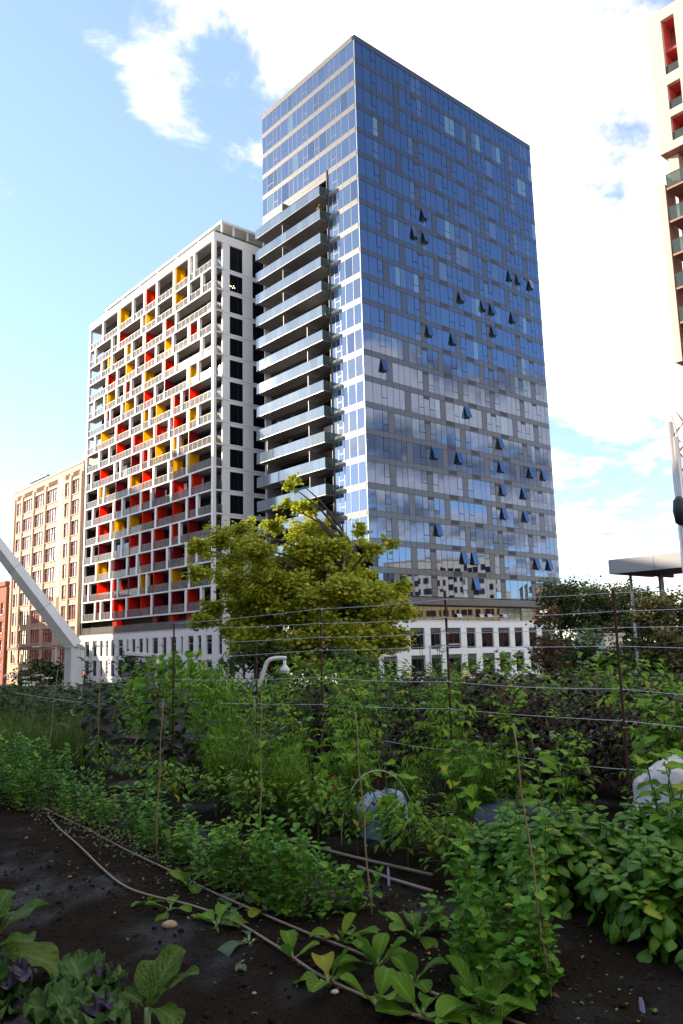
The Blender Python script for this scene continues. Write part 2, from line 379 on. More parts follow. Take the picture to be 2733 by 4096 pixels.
for j in range(-2, 20):
    zb, zt_ = 3*j+.03, (3*j+2.33 if j < 19 else 59.16)
    pat = PATS[(j % 2) if rowrng.random() < .72 else 2+(j % 2)] if j < 17 else (set() if j == 19 else {6, 19, 27})
    bandm = MB()
    for u0, u1 in zip(BCOL[:-1], BCOL[1:]): bandm.box(u0+.012, u1-.012, -.03, .12, ZT(3*j-.64), ZT(3*j))
    if j > -2: bandm.build('spandrel', M_metal, tower)
    for i in range(len(BCOL)-1):
        u0, u1 = BCOL[i]+.025, BCOL[i+1]-.025
        if j <= -1 and i == 0: continue
        dist = math.hypot(TC.x + BX.x*u0, TC.y + BX.y*u0); ar = (u1-u0)*2.3/dist**2*1.5
        vt = i in SMALLV and j <= SMALLV[i]
        if i in (13, 17, 23) and j < 19:                      # wide louver in the band above
            piece('vent', tower, M_vent, u0, u1, -.045, -.031, ZT(3*j+2.48), ZT(3*j+2.97))
        if vt: piece('vent', tower, M_vent, u0, u1, -.045, -.031, ZT(3*j+2.02), ZT(3*j+2.42))
        if i in pat:
            piece('infill_panel', tower, M_metal, u0, u1, -.022, .10, ZT(zb), ZT(zt_)); continue
        tilt = lambda: (R(rowrng.gauss(0, .16)), 0, R(rowrng.gauss(0, .22)))
        if i in SASH_R and (j, i) in OPEN:
            L = zt_-(zb+.86); an = R(13+rowrng.random()*5)
            cz_ = ZT(zt_)-L/2*math.cos(an); cy_ = -.06-L/2*math.sin(an)
            piece('open_sash', tower, M_glA, u0, u1, cy_-.025, cy_+.025, cz_-L/2, cz_+L/2, rot=(-an, 0, 0))
            jobs.append((ar*.3, 'pane', pick(), (u0, u1, -.012, .02, ZT(zb), ZT(zb+.82)), tilt(), 0))
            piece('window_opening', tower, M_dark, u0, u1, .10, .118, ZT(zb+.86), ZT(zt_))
        elif i in SASH_R:
            m_ = pick()
            jobs.append((ar*.64, 'sash', m_, (u0+.02, u1-.02, -.02, .02, ZT(zb+.88), ZT(zt_)), tilt(), 0))
            jobs.append((ar*.3, 'pane', m_, (u0, u1, -.012, .02, ZT(zb), ZT(zb+.82)), tilt(), 0))
        else:
            jobs.append((ar, 'pane', pick(), (u0, u1, -.012, .02, ZT(zb), ZT(zt_)), tilt(), 0))
# left face
for j in range(0, 20):
    zb, zt_ = 3*j+.03, (3*j+2.36 if j < 19 else 59.16)
    amax = 18.74 if j >= 15 else 5.3
    bandm = MB(); frm = MB()
    cols = [(u0, u1) for u0, u1 in zip(ACOL[:-1], ACOL[1:]) if u0 < amax-.1]
    for u0, u1 in cols: bandm.box(-.03, .118, max(u0, .0)+.012+(.12 if u0 == 0 else 0), u1-.012, ZT(3*j-.62), ZT(3*j))
    bandm.build('spandrel', M_metal_l, tower)
    sashes = {3, 8, 14} if j % 2 else {3, 6, 8, 15}
    for i, (u0, u1) in enumerate(cols):
        if j < 15: dist = 84
        else: dist = 84+u0
        ar = (u1-u0)*2.3/dist**2*.9
        frm.box(-.035, .0, u0-.03 if u0 else .0, u0+.03 if u0 else .06, ZT(zb), ZT(zt_))
        m_ = pick(); m_ = M_glL if m_ is M_glA else m_
        rot = (0, R(rowrng.gauss(0, .12)), R(rowrng.gauss(0, .2)))
        if i in sashes and (j >= 15 or i == 3):
            frm.box(-.035, .0, u0+.03, u1-.03, ZT(zb+.80), ZT(zb+.87))
            jobs.append((ar*.64, 'sash', m_, (-.012, .02, u0+.03, u1-.03, ZT(zb+.88), ZT(zt_)), rot, 0))
            jobs.append((ar*.3, 'pane', m_, (-.012, .02, u0+.03, u1-.03, ZT(zb), ZT(zb+.79)), rot, 0))
        else:
            jobs.append((ar, 'pane', m_, (-.012, .02, u0+.03, u1-.03, ZT(zb), ZT(zt_)), rot, 0))
    frm.box(-.035, .0, .0, amax, ZT(zb-.06), ZT(zb-.012)).box(-.035, .0, .0, amax, ZT(zt_+.0), ZT(zt_+.045))
    frm.build('window_frame', M_linet, tower)
flush_panes(tower, jobs, 300)
# notch at the foot of the near corner, bottom fascia, recessed storey under the box
piece('corner_window', tower, M_win, 1.26, 1.3, .13, 2.0, ZT(-6.0), ZT(-.66))
piece('corner_window', tower, M_win, .13, 1.24, 2.0, 2.04, ZT(-6.0), ZT(-.66))
piece('bottom_fascia', tower, M_metal, 1.3, 34.16, -.06, .12, ZT(-6.88), ZT(-6.1))
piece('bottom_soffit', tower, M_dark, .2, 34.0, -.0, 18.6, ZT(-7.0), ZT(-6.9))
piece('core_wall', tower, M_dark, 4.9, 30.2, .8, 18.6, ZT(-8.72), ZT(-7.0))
rec = [4.92, 6.3, 7.8, 8.7, 10.0, 11.5, 12.6, 13.8, 14.6, 16.2, 17.8, 19.0, 20.5, 22.0, 23.6, 25.0, 26.4, 27.7, 29.0, 30.3]
for i, (u0, u1) in enumerate(zip(rec[:-1], rec[1:])):
    piece('lobby_pane', tower, M_lob, u0+.03, u1-.03, .74, .77, ZT(-8.7), ZT(-7.05), rot=(0, 0, R(random.gauss(0, .4))))
for u0 in (13.9, 17.9, 19.4, 22.3):
    piece('open_sash', tower, M_line, u0, u0+.8, .42, .46, ZT(-8.25), ZT(-7.8), rot=(R(-28), 0, 0))  # white colour stands in for the reflection in these open sashes
# fascia above the loggia and its thin frame, pipe at the right end
piece('loggia_fascia', tower, M_metal_l, -.02, .118, 5.3, 18.74, ZT(43.95), ZT(44.36))
piece('loggia_end_trim', tower, M_metal_l, -.06, .118, 5.2, 5.34, ZT(-6.8), ZT(45.1))
piece('downpipe', tower, M_black, -.16, -.06, 5.36, 5.46, ZT(-6.8), ZT(45.1))
piece('corner_trim', tower, M_line, -.04, .0, -.04, .0, ZT(-.65), ZT(59.15))
piece('loggia_end_wall', tower, M_conc, .02, .9, 18.6, 18.74, ZT(-6.8), ZT(44.3))
# balconies
for j in range(-2, 15):
    z0 = 3*j
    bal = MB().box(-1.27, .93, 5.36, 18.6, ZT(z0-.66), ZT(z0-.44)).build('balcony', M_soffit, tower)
    n = 13; ys = np.linspace(5.36, 18.66, n)
    for u0, u1 in zip(ys[:-1], ys[1:]):
        piece('guard_panel', bal, M_guard, -1.325, -1.30, u0+.008, u1-.008, ZT(z0-.62), ZT(z0+.60), rot=(0, 0, R(random.gauss(0, .25))))
    for q0, q1 in ((-1.28, -.86), (-.84, -.42), (-.40, -.02)):
        piece('guard_panel', bal, M_guardd, q0, q1, 5.34, 5.36, ZT(z0-.62), ZT(z0+.60))
    rl = MB().box(-1.33, -1.27, 5.33, 18.66, ZT(z0-.68), ZT(z0-.625))
    rl.build('slab_edge', M_linet, bal)
    dv = [12.9] if j > 8 else ([8.3] if j > 4 else [8.3, 16.6])
    for d in dv: piece('divider', bal, M_metal_l, -1.2, .93, d-.04, d+.04, ZT(z0-.44), ZT(z0+1.9))
    # window wall at the back
    y = 5.5
    while y < 18.2:
        w = rowrng.choice((1.0, 1.5, 1.9, .8)); e = min(y+w, 18.5)
        q = rowrng.random()
        m_ = M_win if q < .72 else (M_line if q < .82 else (M_winb if q < .92 else mat('brown_curtain', (.16, .10, .075), .8)))
        piece('balcony_window' if m_ in (M_win, M_winb) else 'balcony_curtain', tower, m_, .90, .94, y+.03, e-.03, ZT(z0-.42), ZT(z0+1.95)); y = e
# flowers on a high balcony
def potted(name, label, loc, m_fl, stand=0.0):
    t = thing(name, label, 'potted plant', loc, PSI)
    MB().lathe([(.10, 0), (.14, .24), (.15, .26), (.12, .26)], 10).build('pot', mat('terracotta', (.35, .14, .07), .8), t)
    if stand: MB().box(-.14, .14, -.14, .14, -.03, 0).box(-.12, -.09, -.12, -.09, -stand, -.03).box(.09, .12, -.12, -.09, -stand, -.03).box(-.12, -.09, .09, .12, -stand, -.03).box(.09, .12, .09, .12, -stand, -.03).build('stand', M_black, t)
    f = MB(); g = MB()
    for k in range(46):
        d = Vector((random.gauss(0, .16), random.gauss(0, .16), .3+abs(random.gauss(.2, .2))))
        f.box(d.x-.05, d.x+.05, d.y-.05, d.y+.05, d.z-.01, d.z+.01, rot=(random.random()*3, random.random()*3, 0))
        if k % 2: g.box(d.x-.05, d.x+.05, d.y-.05, d.y+.05, d.z+.06, d.z+.12, rot=(random.random()*3, random.random()*3, 0))
    f.build('foliage', mat('balcony_leaf', (.05, .11, .02), .5, transl=(.3, (.1, .2, .02))), t); g.build('flowers', m_fl, t)
    return t
pw = Matrix.Translation((TC.x, TC.y, STREET)) @ Matrix.Rotation(PSI, 4, 'Z')
potted('flower_pot', 'pot of yellow flowers at the railing corner of a high balcony on the glass tower', pw @ Vector((-1.0, 5.8, ZT(39-.44+.6))), mat('yellow_petal', (.85, .55, .02), .5), .6)

# ================================================================== white podium under both towers
pod = thing('podium_building', 'white two-storey podium with dark window slots under the towers', 'building', (TC.x, TC.y, STREET), PSI)
wr = [(-3.2, -1.6), (-.7, .8), (1.6, 3.6), (5.68, 7.87), (8.84, 10.54), (11.59, 13.88), (14.88, 16.48), (17.55, 19.77), (20.66, 22.87), (23.79, 25.44), (26.69, 28.33), (29.39, 31.5)]
wlft = [(37.75, 36.12), (34.94, 33.37), (32.28, 31.26), (30.15, 29.38), (28.34, 27.21), (26.05, 24.49), (23.31, 22.71), (21.66, 20.57), (19.5, 18.31), (17.41, 16.66), (15.51, 13.93), (12.69, 11.6), (10.53, 8.97), (7.81, 7.24), (6.0, 4.6), (3.6, 2.7), (1.6, .2), (-1.2, -2.1), (-3.4, -4.9), (-6.2, -7.0), (-8.4, -9.8), (-11.2, -12.0), (-13.4, -14.9), (-16.4, -17.3), (-18.6, -20.2)]
wlft = [(b+23.3616, a+23.3616) for a, b in wlft]
rows = [(ZE(-3.30), ZE(-1.0)), (ZE(-.35), ZE(1.95))]
MB_ = MB(); wall_bands(MB_, 'x', -4.3, 32.2, ZE(-4.3), ZE(2.70), wr, rows, 0, .4); MB_.build('wall', M_white, pod)
MB_ = MB(); wall_bands(MB_, 'y', 0.0, 63.3, ZE(-4.3), ZE(2.85), wlft, rows, -4.7, -4.3); MB_.build('wall', M_white, pod)
piece('core_wall', pod, M_dark, -4.1, 32.0, .8, 63.0, 0, ZE(2.5)); piece('end_wall', pod, M_white, 31.8, 32.2, .4, 20, ZE(-4.3), ZE(2.68))
piece('roof', pod, M_soffit, -4.25, 31.8, .42, 62.9, ZE(2.5), ZE(2.6))
piece('plinth', pod, M_black, -4.2, 32, .42, 63, 0, ZE(-4.3))
piece('coping', pod, M_line, -4.76, 32.24, -.05, .42, ZE(2.70), ZE(2.78)); piece('coping', pod, M_line, -4.76, -4.28, .43, 63.32, ZE(2.86), ZE(2.94))
M_blind = mat('grey_roller_blind', (.11, .11, .115), .8)
for ra, rb in rows:
    for u0, u1 in wr:
        w_ = piece('window', pod, M_win, u0+.02, u1-.02, .22, .26, ra+.02, rb-.02)
        piece('mullion', pod, M_black, (u0+u1)/2-.03, (u0+u1)/2+.03, .18, .22, ra, rb)
        piece('blind', pod, M_blind, u0+.02, u1-.02, .19, .215, rb-.38-.3*random.random(), rb-.02)
    for u0, u1 in wlft:
        piece('window', pod, M_win, -4.48, -4.44, u0+.02, u1-.02, ra+.02, rb-.02)
        piece('blind', pod, M_blind, -4.51, -4.485, u0+.02, u1-.02, rb-.3-.3*random.random(), rb-.02)
gp = MB().box(-4.62, -4.59, 24.5, 62.5, ZE(2.96), ZE(4.0))
gp.build('terrace_guard', M_rguard, pod)
for k in range(24): piece('guard_post', pod, M_rail, -4.63, -4.58, 24.6+k*1.64, 24.66+k*1.64, ZE(2.95), ZE(4.02))

# ================================================================== loggia block with coloured panels
log = thing('apartment_block', 'white gridded apartment block with yellow and red balcony panels', 'building', (WC.x, WC.y, STREET), PSI)
PIL = {0: [5.09, 6.47, 10.72, 15.8, 19.7, 23.5, 28.49, 34.27], 1: [3.05, 6.53, 10.72, 15.81, 20.48, 28.47, 30.69, 36.97], 2: [9.97, 13.51, 19.69, 23.56, 25.8, 30.64, 34.41],
       3: [3.86, 6.5, 10.79, 15.8, 22.0, 28.6, 32.34], 4: [3.09, 9.99, 13.56, 19.72, 23.62, 25.8, 28.61, 33.14, 37.0], 5: [3.92, 6.6, 15.9, 22.08, 26.65, 30.7, 32.44],
       6: [8.23, 10.87, 17.45, 19.74, 23.68, 28.58, 36.26], 7: [3.92, 6.58, 11.62, 15.93, 22.84, 30.72, 34.43], 8: [9.08, 10.86, 17.49, 19.87, 26.61, 28.69, 37.16],
       9: [6.67, 11.66, 15.95, 23.67, 32.38, 34.39], 10: [5.82, 10.86, 16.64, 19.79, 25.75, 28.69, 36.29], 11: [4.02, 6.64, 15.21, 23.7, 29.54, 34.48],
       12: [8.5, 10.88, 16.04, 19.82, 25.73, 28.66, 36.27], 13: [4.01, 6.73, 11.77, 16.02, 20.67, 23.79, 29.57, 34.48], 14: [5.89, 10.91, 17.58, 19.89, 26.72, 28.75, 37.15], 15: [2.9, 6.69, 10.9, 16.0, 23.74, 28.67, 32.45, 34.53]}
FINS = {0: [('Y', 10.23), ('R', 19.17), ('Y', 27.97)], 1: [('Y', 10.24), ('Y', 19.15), ('R', 28.05)], 2: [('R', 13.01), ('R', 19.19), ('Y', 25.33), ('Y', 32.03)],
        3: [('R', 6.06), ('Y', 13.11), ('R', 19.21), ('Y', 25.44), ('R', 31.91)], 4: [('R', 13.07), ('Y', 19.18), ('R', 25.4), ('Y', 32.0)], 5: [('Y', 6.1), ('D', 13.13), ('R', 19.3), ('Y', 25.42), ('D', 31.92)],
        6: [('R', 6.21), ('R', 10.34), ('Y', 15.46), ('Y', 19.2), ('R', 28.12), ('Y', 33.9)], 7: [('Y', 6.12), ('R', 10.4), ('R', 15.36), ('Y', 19.32), ('R', 22.29), ('R', 28.18)],
        8: [('D', 6.29), ('Y', 10.33), ('Y', 15.47), ('R', 19.25), ('D', 23.1), ('R', 33.87)], 9: [('Y', 6.11), ('Y', 10.4), ('R', 19.32), ('Y', 23.13), ('D', 28.11), ('Y', 33.82)],
        10: [('R', 5.33), ('R', 10.34), ('D', 15.44), ('R', 19.27), ('R', 23.19), ('D', 28.13), ('R', 33.86)], 11: [('D', 6.15), ('R', 10.4), ('R', 14.71), ('R', 19.25), ('Y', 23.09), ('Y', 28.21), ('R', 33.87)],
        12: [('D', 6.29), ('R', 10.39), ('R', 15.47), ('D', 19.29), ('R', 23.1), ('D', 33.8)], 13: [('Y', 6.24), ('D', 10.47), ('D', 15.51), ('R', 19.37), ('D', 23.19), ('D', 28.18), ('Y', 33.96)],
        14: [('D', 5.35), ('Y', 10.44), ('R', 15.56), ('Y', 19.35), ('D', 23.28), ('R', 28.19), ('R', 33.95)], 15: [('R', 6.21), ('D', 10.42), ('D', 15.46), ('R', 19.34), ('R', 23.13), ('R', 28.1), ('D', 33.95)]}
LB = 39.6
def slabz(k): return ZE(49.89-3*k)
MB().box(1.62, 13, .32, 37.4, ZE(2.9), ZE(53.7)).build('core_wall', M_core, log)
# roof band
MB().box(0, .3, 0, LB, ZE(53.72), ZE(54.86)).box(.3, 13, 0, .3, ZE(53.72), ZE(54.86)).box(.3, 13, LB-.3, LB, ZE(53.72), ZE(54.86)).build('roof_band', M_white, log)
piece('roof', log, M_soffit, .3, 13, .3, LB-.3, ZE(53.72), ZE(54.0))
# gable wall towards the glass tower, with openings (width 1.5 m corner loggia stays open)
zrows = [(ZE(50.15), ZE(53.6))]+[(ZE(49.56-3*k-2.4), ZE(49.56-3*k)) for k in range(16)]
mbw = MB()
wins = [(2.48, 4.57), (6.13, 8.4)]
lo = ZE(2.9)
for (ra, rb) in sorted(zrows):
    mbw.box(1.5, 13, 0, .3, lo, ra)
    u = 1.5
    for a_, b_ in wins: mbw.box(u, a_, 0, .3, ra, rb); u = b_
    mbw.box(u, 13, 0, .3, ra, rb); lo = rb
mbw.box(1.5, 13, 0, .3, lo, ZE(53.71)).build('gable_wall', M_conc, log)
for ra, rb in zrows:
    for a_, b_ in wins:
        piece('gable_window', log, M_win, a_, b_, .14, .2, ra, rb)
        piece('window_mullion', log, M_black, a_+(b_-a_)*.64, a_+(b_-a_)*.64+.05, .11, .14, ra, rb)
lampm = MB()
for lx, lz in ((2.75, 47.9), (3.0, 47.75), (3.15, 48.05), (3.3, 47.8), (2.62, 47.95)): lampm.box(lx-.05, lx+.05, .10, .13, ZE(lz-.05), ZE(lz+.05))
lampm.build('ceiling_lamp', mat('lamp_glow', (.9, .7, .4), .5, emit=((1, .72, .35), 3.0)), log)
jn = MB()
for k in range(16): jn.box(1.5, 13, -.006, -.002, slabz(k)+.02, slabz(k)+.06)
jn.build('panel_joint', M_soffit, log)
railm = []
for k in range(0, 17):
    ztop = ZE(53.72) if k == 0 else slabz(k-1)
    if k < 16:
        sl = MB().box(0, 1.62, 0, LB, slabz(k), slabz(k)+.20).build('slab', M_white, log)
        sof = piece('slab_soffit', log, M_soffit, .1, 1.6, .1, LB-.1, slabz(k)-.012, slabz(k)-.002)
        zf = slabz(k)+.202
        for y in [.24]+PIL[k]+[LB-.24]:
            w = .27 if y < 1 else .235
            piece('pillar', log, M_white, .01, .42, y-w, y+w, zf, ztop-.003)
        for c, y in FINS[k]:
            piece('fin_panel', log, FIN[c], .06, 1.60, y-.04, y+.04, zf+.005, ztop-.02)
        # railing with posts, balusters and a tinted panel, broken by the pillars
        rm = MB(); gm = MB(); ys = [.51]+[v for y in PIL[k] for v in (y-.24, y+.24)]+[LB-.51]
        for a_, b_ in zip(ys[0::2], ys[1::2]):
            rm.box(.10, .15, a_, b_, zf+1.02, zf+1.07)
            nb = max(1, int((b_-a_)/1.05))
            for q in range(nb+1): yy = a_+(b_-a_)*q/nb; rm.box(.10, .15, yy-.022, yy+.022, zf, zf+1.02)
            gm.box(.115, .13, a_+.03, b_-.03, zf+.06, zf+1.0)
        rm.box(.4, 1.5, .10, .14, zf+1.02, zf+1.07)
        for q in range(9): rm.box(.42+q*.13, .445+q*.13, .10, .14, zf, zf+1.02)
        rm.build('railing', M_rail, log); gm.build('rail_glass', M_rguard, log)
        # window wall behind
        y = .3
        while y < 37.3:
            w = rowrng.choice((.9, 1.3, 1.7, 2.1)); e = min(y+w, 37.35); q = rowrng.random()
            m_ = M_win if q < .93 else (M_white if q < .98 else M_winb)
            piece('loggia_window' if m_ is not M_white else 'loggia_door', log, m_, 1.575, 1.615, y+.03, e-.03, zf, min(ztop-.15, zf+2.5)); y = e
        piece('corner_wall', log, M_white, 1.40, 1.62, .02, .30, zf, ztop-.02)
for k_, lab in ((2, 'leafy potted plant on the third corner balcony from the roof of the loggia block'), (5, 'flowering potted plant on the sixth corner balcony from the roof of the loggia block'), (11, 'bushy potted plant on a shaded corner balcony low on the loggia block')):
    pwl = Matrix.Translation((WC.x, WC.y, STREET)) @ Matrix.Rotation(PSI, 4, 'Z'); potted('potted_plant', lab, pwl @ Vector((.9, .5, slabz(k_)+.21)), mat('pink_petal', (.5, .1, .12), .6))
# recessed dark storey between block and podium
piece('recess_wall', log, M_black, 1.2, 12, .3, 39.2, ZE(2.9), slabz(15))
for y, c in ((6.3, 'D'), (11, 'R'), (15.6, 'D'), (28.1, 'R')): piece('fin_panel', log, FIN[c], .35, 1.18, y-.7, y+.7, ZE(2.9), slabz(15)-.02)
# penthouse with a canopy roof
ph = MB().box(1.95, 11, 1.2, 38, ZE(57.35), ZE(57.7)).build('penthouse_roof', M_white, log)
MB().box(3.4, 11, 3.0, 30, ZE(54.1), ZE(57.35)).build('penthouse_wall', mat('white_panel', (.70, .70, .70), .5), log)
for x, y in [(2.15, 1.4), (4.0, 1.4), (6.3, 1.4), (9, 1.4)]+[(2.15, 1.4+6*k) for k in range(1, 7)]: piece('post', log, M_white, x-.1, x+.1, y-.1, y+.1, ZE(54.0), ZE(57.35))
MB().box(.9, .93, .9, 38, ZE(54.86), ZE(55.75)).box(.93, 12, .9, .93, ZE(54.86), ZE(55.75)).build('roof_guard', M_guardd, log)

# ================================================================== buff brick loft building
lof = thing('loft_building', 'buff brick loft building with rows of tall gridded windows beside the loggia block', 'building', (WC.x, WC.y, STREET), PSI)
M_brick = mat('buff_brick', (.70, .48, .35), .85, noise=(2.2, .86))
M_brickd = mat('dark_brick', (.30, .17, .11), .85, noise=(2.2, .86))
M_stone = mat('cream_stone', (.62, .52, .42), .8)
M_redframe = mat('red_window_frame', (.22, .03, .04), .6)
cols = [(41.7, 44.7), (45.85, 47.97), (51.47, 55.96), (57.34, 61.84), (63.2, 67.84), (69.07, 71.66)]
brow = [(28.92-3.487*k-2.4, 28.92-3.487*k) for k in range(8)]+[(-1.35, 1.01)]
rows_ = [(ZE(a_), ZE(b_)) for a_, b_ in brow]
mbw = MB(); wall_bands(mbw, 'y', 40.35, 73.75, 0, ZE(31.3), cols, rows_, 0, .35); mbw.build('wall', M_brick, lof)
piece('core_wall', lof, M_dark, .5, 14, 40.5, 73.6, 0, ZE(31.0)); piece('side_wall', lof, M_black, 0.36, 13, 40.35, 40.49, 0, ZE(31.0))
piece('gap_shade_block', lof, M_black, .2, 1.2, 39.7, 40.34, 0, ZE(30.8))  # black block paints the shade in the gap between the buildings
for p_ in (45.27, 56.65, 62.5, 68.45, 72.7, 41.0): piece('pilaster', lof, M_brick, -.22, -.002, p_-.42, p_+.42, ZE(1.6), ZE(29.9))
piece('stair_window', lof, M_loft, -.05, .0, 49.1, 50.2, ZE(3.0), ZE(30.6))
for k in range(9): piece('stair_band', lof, M_stone, -.08, -.051, 49.05, 50.25, ZE(4+3.3*k), ZE(4.25+3.3*k))
for a_, b_ in cols:
    for ra, rb in rows_:
        w_ = MB(); n = max(2, round((b_-a_)/1.1)); fw_ = (b_-a_)/n
        for q in range(n+1):
            yy = a_+fw_*q; w_.box(.10, .2, max(a_, yy-.09), min(b_, yy+.09), ra, rb)
        w_.box(.10, .2, a_+.1, b_-.1, ra+1.52, ra+1.6)
        wo_ = w_.build('window', M_redframe, lof)
        for q in range(n): piece('pane', wo_, M_loft, .2, .23, a_+fw_*q+.09, a_+fw_*(q+1)-.09, ra, rb, rot=(0, R(random.gauss(0, .4)), R(random.gauss(0, .5))))
        piece('sill', lof, M_stone, -.12, .1, a_-.1, b_+.1, ra-.14, ra-.003)
        piece('lintel', lof, M_stone, -.06, .1, a_-.1, b_+.1, rb+.003, rb+.22)
    cb = MB(); n = int((b_-a_)/.42)
    for q in range(n): cb.box(-.10, -.002, a_+.42*q+.05, a_+.42*q+.22, ZE(29.5), ZE(30.35))
    cb.build('corbel', M_brickd, lof)
piece('cornice', lof, M_stone, -.12, .35, 40.35, 73.75, ZE(31.3), ZE(31.62))
piece('shaded_base_strip', lof, mat('shade_grey', (.25, .22, .20), .85, noise=(1.5, .8)), -.14, -.002, 40.4, 73.7, ZE(1.15), ZE(1.6))  # grey strip paints the shadow along the foot of the wall
piece('rooftop_room', lof, M_brick, 3, 12, 41, 48, ZE(31.0), ZE(34.6))
MB().box(2, 9, 62, 71, ZE(33.2), ZE(33.4)).box(2, 2.2, 62, 62.2, ZE(31), ZE(33.2)).box(2, 2.2, 70.8, 71, ZE(31), ZE(33.2)).box(2, 2.2, 66.4, 66.6, ZE(31), ZE(33.2)).build('roof_pergola', M_metal, lof)

# old red brick house at the far end
red = thing('red_brick_building', 'old red brick building with arched windows and corbelled cornice past the loft', 'building', (WC.x, WC.y, STREET), PSI)
M_red = mat('red_brick', (.34, .10, .055), .85, noise=(2, .82))
rc = [(75.4, 77.0), (78.6, 80.2), (81.8, 83.4), (85.0, 86.6)]
rr = [(ZE(-2.6+3.55*k), ZE(-.5+3.55*k)) for k in range(4)]
mbw = MB(); wall_bands(mbw, 'y', 74.1, 92, 0, ZE(13.4), rc, rr, -.5, 0); mbw.build('wall', M_red, red)
piece('core_wall', red, M_dark, .05, 11, 74.2, 92, 0, ZE(13.2))
piece('cornice', red, M_red, -.8, .1, 74.05, 92, ZE(13.4), ZE(14.3))
for a_, b_ in rc:
    for ra, rb in rr:
        piece('window', red, M_loft, -.22, -.18, a_, b_, ra, rb); piece('window_bar', red, M_white, -.26, -.22, (a_+b_)/2-.05, (a_+b_)/2+.05, ra, rb); piece('window_bar', red, M_white, -.262, -.222, a_, b_, (ra+rb)/2-.05, (ra+rb)/2+.05)
        piece('sill', red, M_stone, -.62, -.5, a_-.15, b_+.15, ra-.25, ra-.003)
        ar_ = MB()
        for q in range(7):
            an = math.pi*(q+.5)/7; yy = (a_+b_)/2+.9*math.cos(an); zz = rb-.12+.42*math.sin(an); ar_.box(-.56, -.5, yy-.14, yy+.14, zz, zz+.2)
        ar_.build('window_arch', mat('pale_red_brick', (.40, .16, .09), .85), red)

# ================================================================== cream and red tower at the frame's right edge
P0 = Vector((.4085*62, .9127*62, 0))
crt = thing('cream_tower', 'cream tower with coral red balcony openings cut in at the picture edge', 'tower', (P0.x, P0.y, STREET), PSI)
M_cream = mat('cream_cladding', (.58, .49, .40), .7, noise=(.6, .95))
M_coral = mat('coral_red_panel', (.62, .09, .075), .5)
M_brown = mat('brown_shade_tone', (.42, .20, .15), .7)  # brown paints the shaded side of the cream pier; soffit, balcony slabs share it
mbw = MB()
# upper box with openings
rowsU = [(ZE(37.6), ZE(39.6)), (ZE(40.2), ZE(42.33)), (ZE(43.21), ZE(47.94))]
wU = [(-16.5, -15.4), (-13.9, -11.9), (-9.4, -7.4), (-5.6, -3.6), (-2.09, -1.03)]
wall_bands(mbw, 'y', -18, .05, ZE(36.92), ZE(48.87), wU, rowsU, 0, .35); mbw.build('upper_wall', M_cream, crt)
piece('soffit', crt, M_brown, .02, 9, -18, .03, ZE(36.90), ZE(36.915))
piece('far_wall', crt, M_cream, .36, 9, -.3, .05, ZE(36.92), ZE(48.85))
for a_, b_ in wU:
    for ra, rb in rowsU:
        piece('reveal', crt, M_coral, .36, 1.5, a_-.06, a_-.002, ra, rb); piece('reveal', crt, M_coral, .36, 1.5, b_+.002, b_+.06, ra, rb)
        piece('ceiling', crt, M_coral, .36, 1.5, a_, b_, rb+.002, rb+.06)
        piece('balcony_floor', crt, M_coral, .05, 1.5, a_, b_, ra-.06, ra-.002)
        piece('guard_panel', crt, M_guardd, .10, .12, a_+.02, b_-.02, ra, ra+.75)
        piece('balcony_window', crt, M_winb, 1.5, 1.55, a_, b_, ra, rb)
        if rb-ra > 3: piece('mid_floor', crt, M_coral, .4, 1.5, a_, b_, ra+2.1, ra+2.3)
piece('roof_room', crt, M_coral, 1.0, 8, -9, -2.0, ZE(48.87), ZE(51.2))
piece('core_wall', crt, M_cream, 1.6, 9, -18, -.3, ZE(20.4), ZE(36.88)); piece('lower_core', crt, M_cream, 2, 9, -18, -6, 0, ZE(20.4))
piece('upper_core', crt, M_cream, 1.6, 9, -18, -.32, ZE(36.93), ZE(48.8))
piece('setback_wall', crt, M_cream, .75, 1.6, -1.0, -.2, ZE(33.9), ZE(36.88))
piece('pier', crt, M_cream, 0, .06, -.09, .48, ZE(20.25), ZE(34.5)); piece('pier', crt, M_brown, .065, 1.6, -.09, .48, ZE(20.25), ZE(34.45))
piece('red_panel', crt, M_coral, 1.5, 1.56, -4, -1.1, ZE(34.2), ZE(35.9))
for k in range(6):
    zb = 33.67-2.68*k
    bl = piece('balcony', crt, M_brown, -.35, 1.5, -7.5, -.36, ZE(zb), ZE(zb+.14))
    for q in range(6): piece('guard_panel', crt, M_guardd, -.34, -.32, -.40-1.15*(q+1)+.02, -.40-1.15*q-.02, ZE(zb+.15), ZE(zb+1.2)); piece('guard_post', crt, M_black, -.35, -.31, -.40-1.15*q-.018, -.40-1.15*q+.018, ZE(zb+.15), ZE(zb+1.22))
    piece('guard_panel', crt, M_guardd, -.31, .9, -.40, -.38, ZE(zb+.15), ZE(zb+1.2)); piece('guard_rail', crt, M_black, -.355, -.305, -7.5, -.36, ZE(zb+1.2), ZE(zb+1.25))
    piece('red_panel', crt, M_coral, 1.5, 1.56, -7, -.5, ZE(zb+2.2), ZE(zb+2.66))
    piece('balcony_window', crt, M_winb, 1.52, 1.57, -3.2, -.9, ZE(zb+.16), ZE(zb+2.15)); piece('balcony_window', crt, M_win, 1.52, 1.57, -7, -3.3, ZE(zb+.16), ZE(zb+2.15))

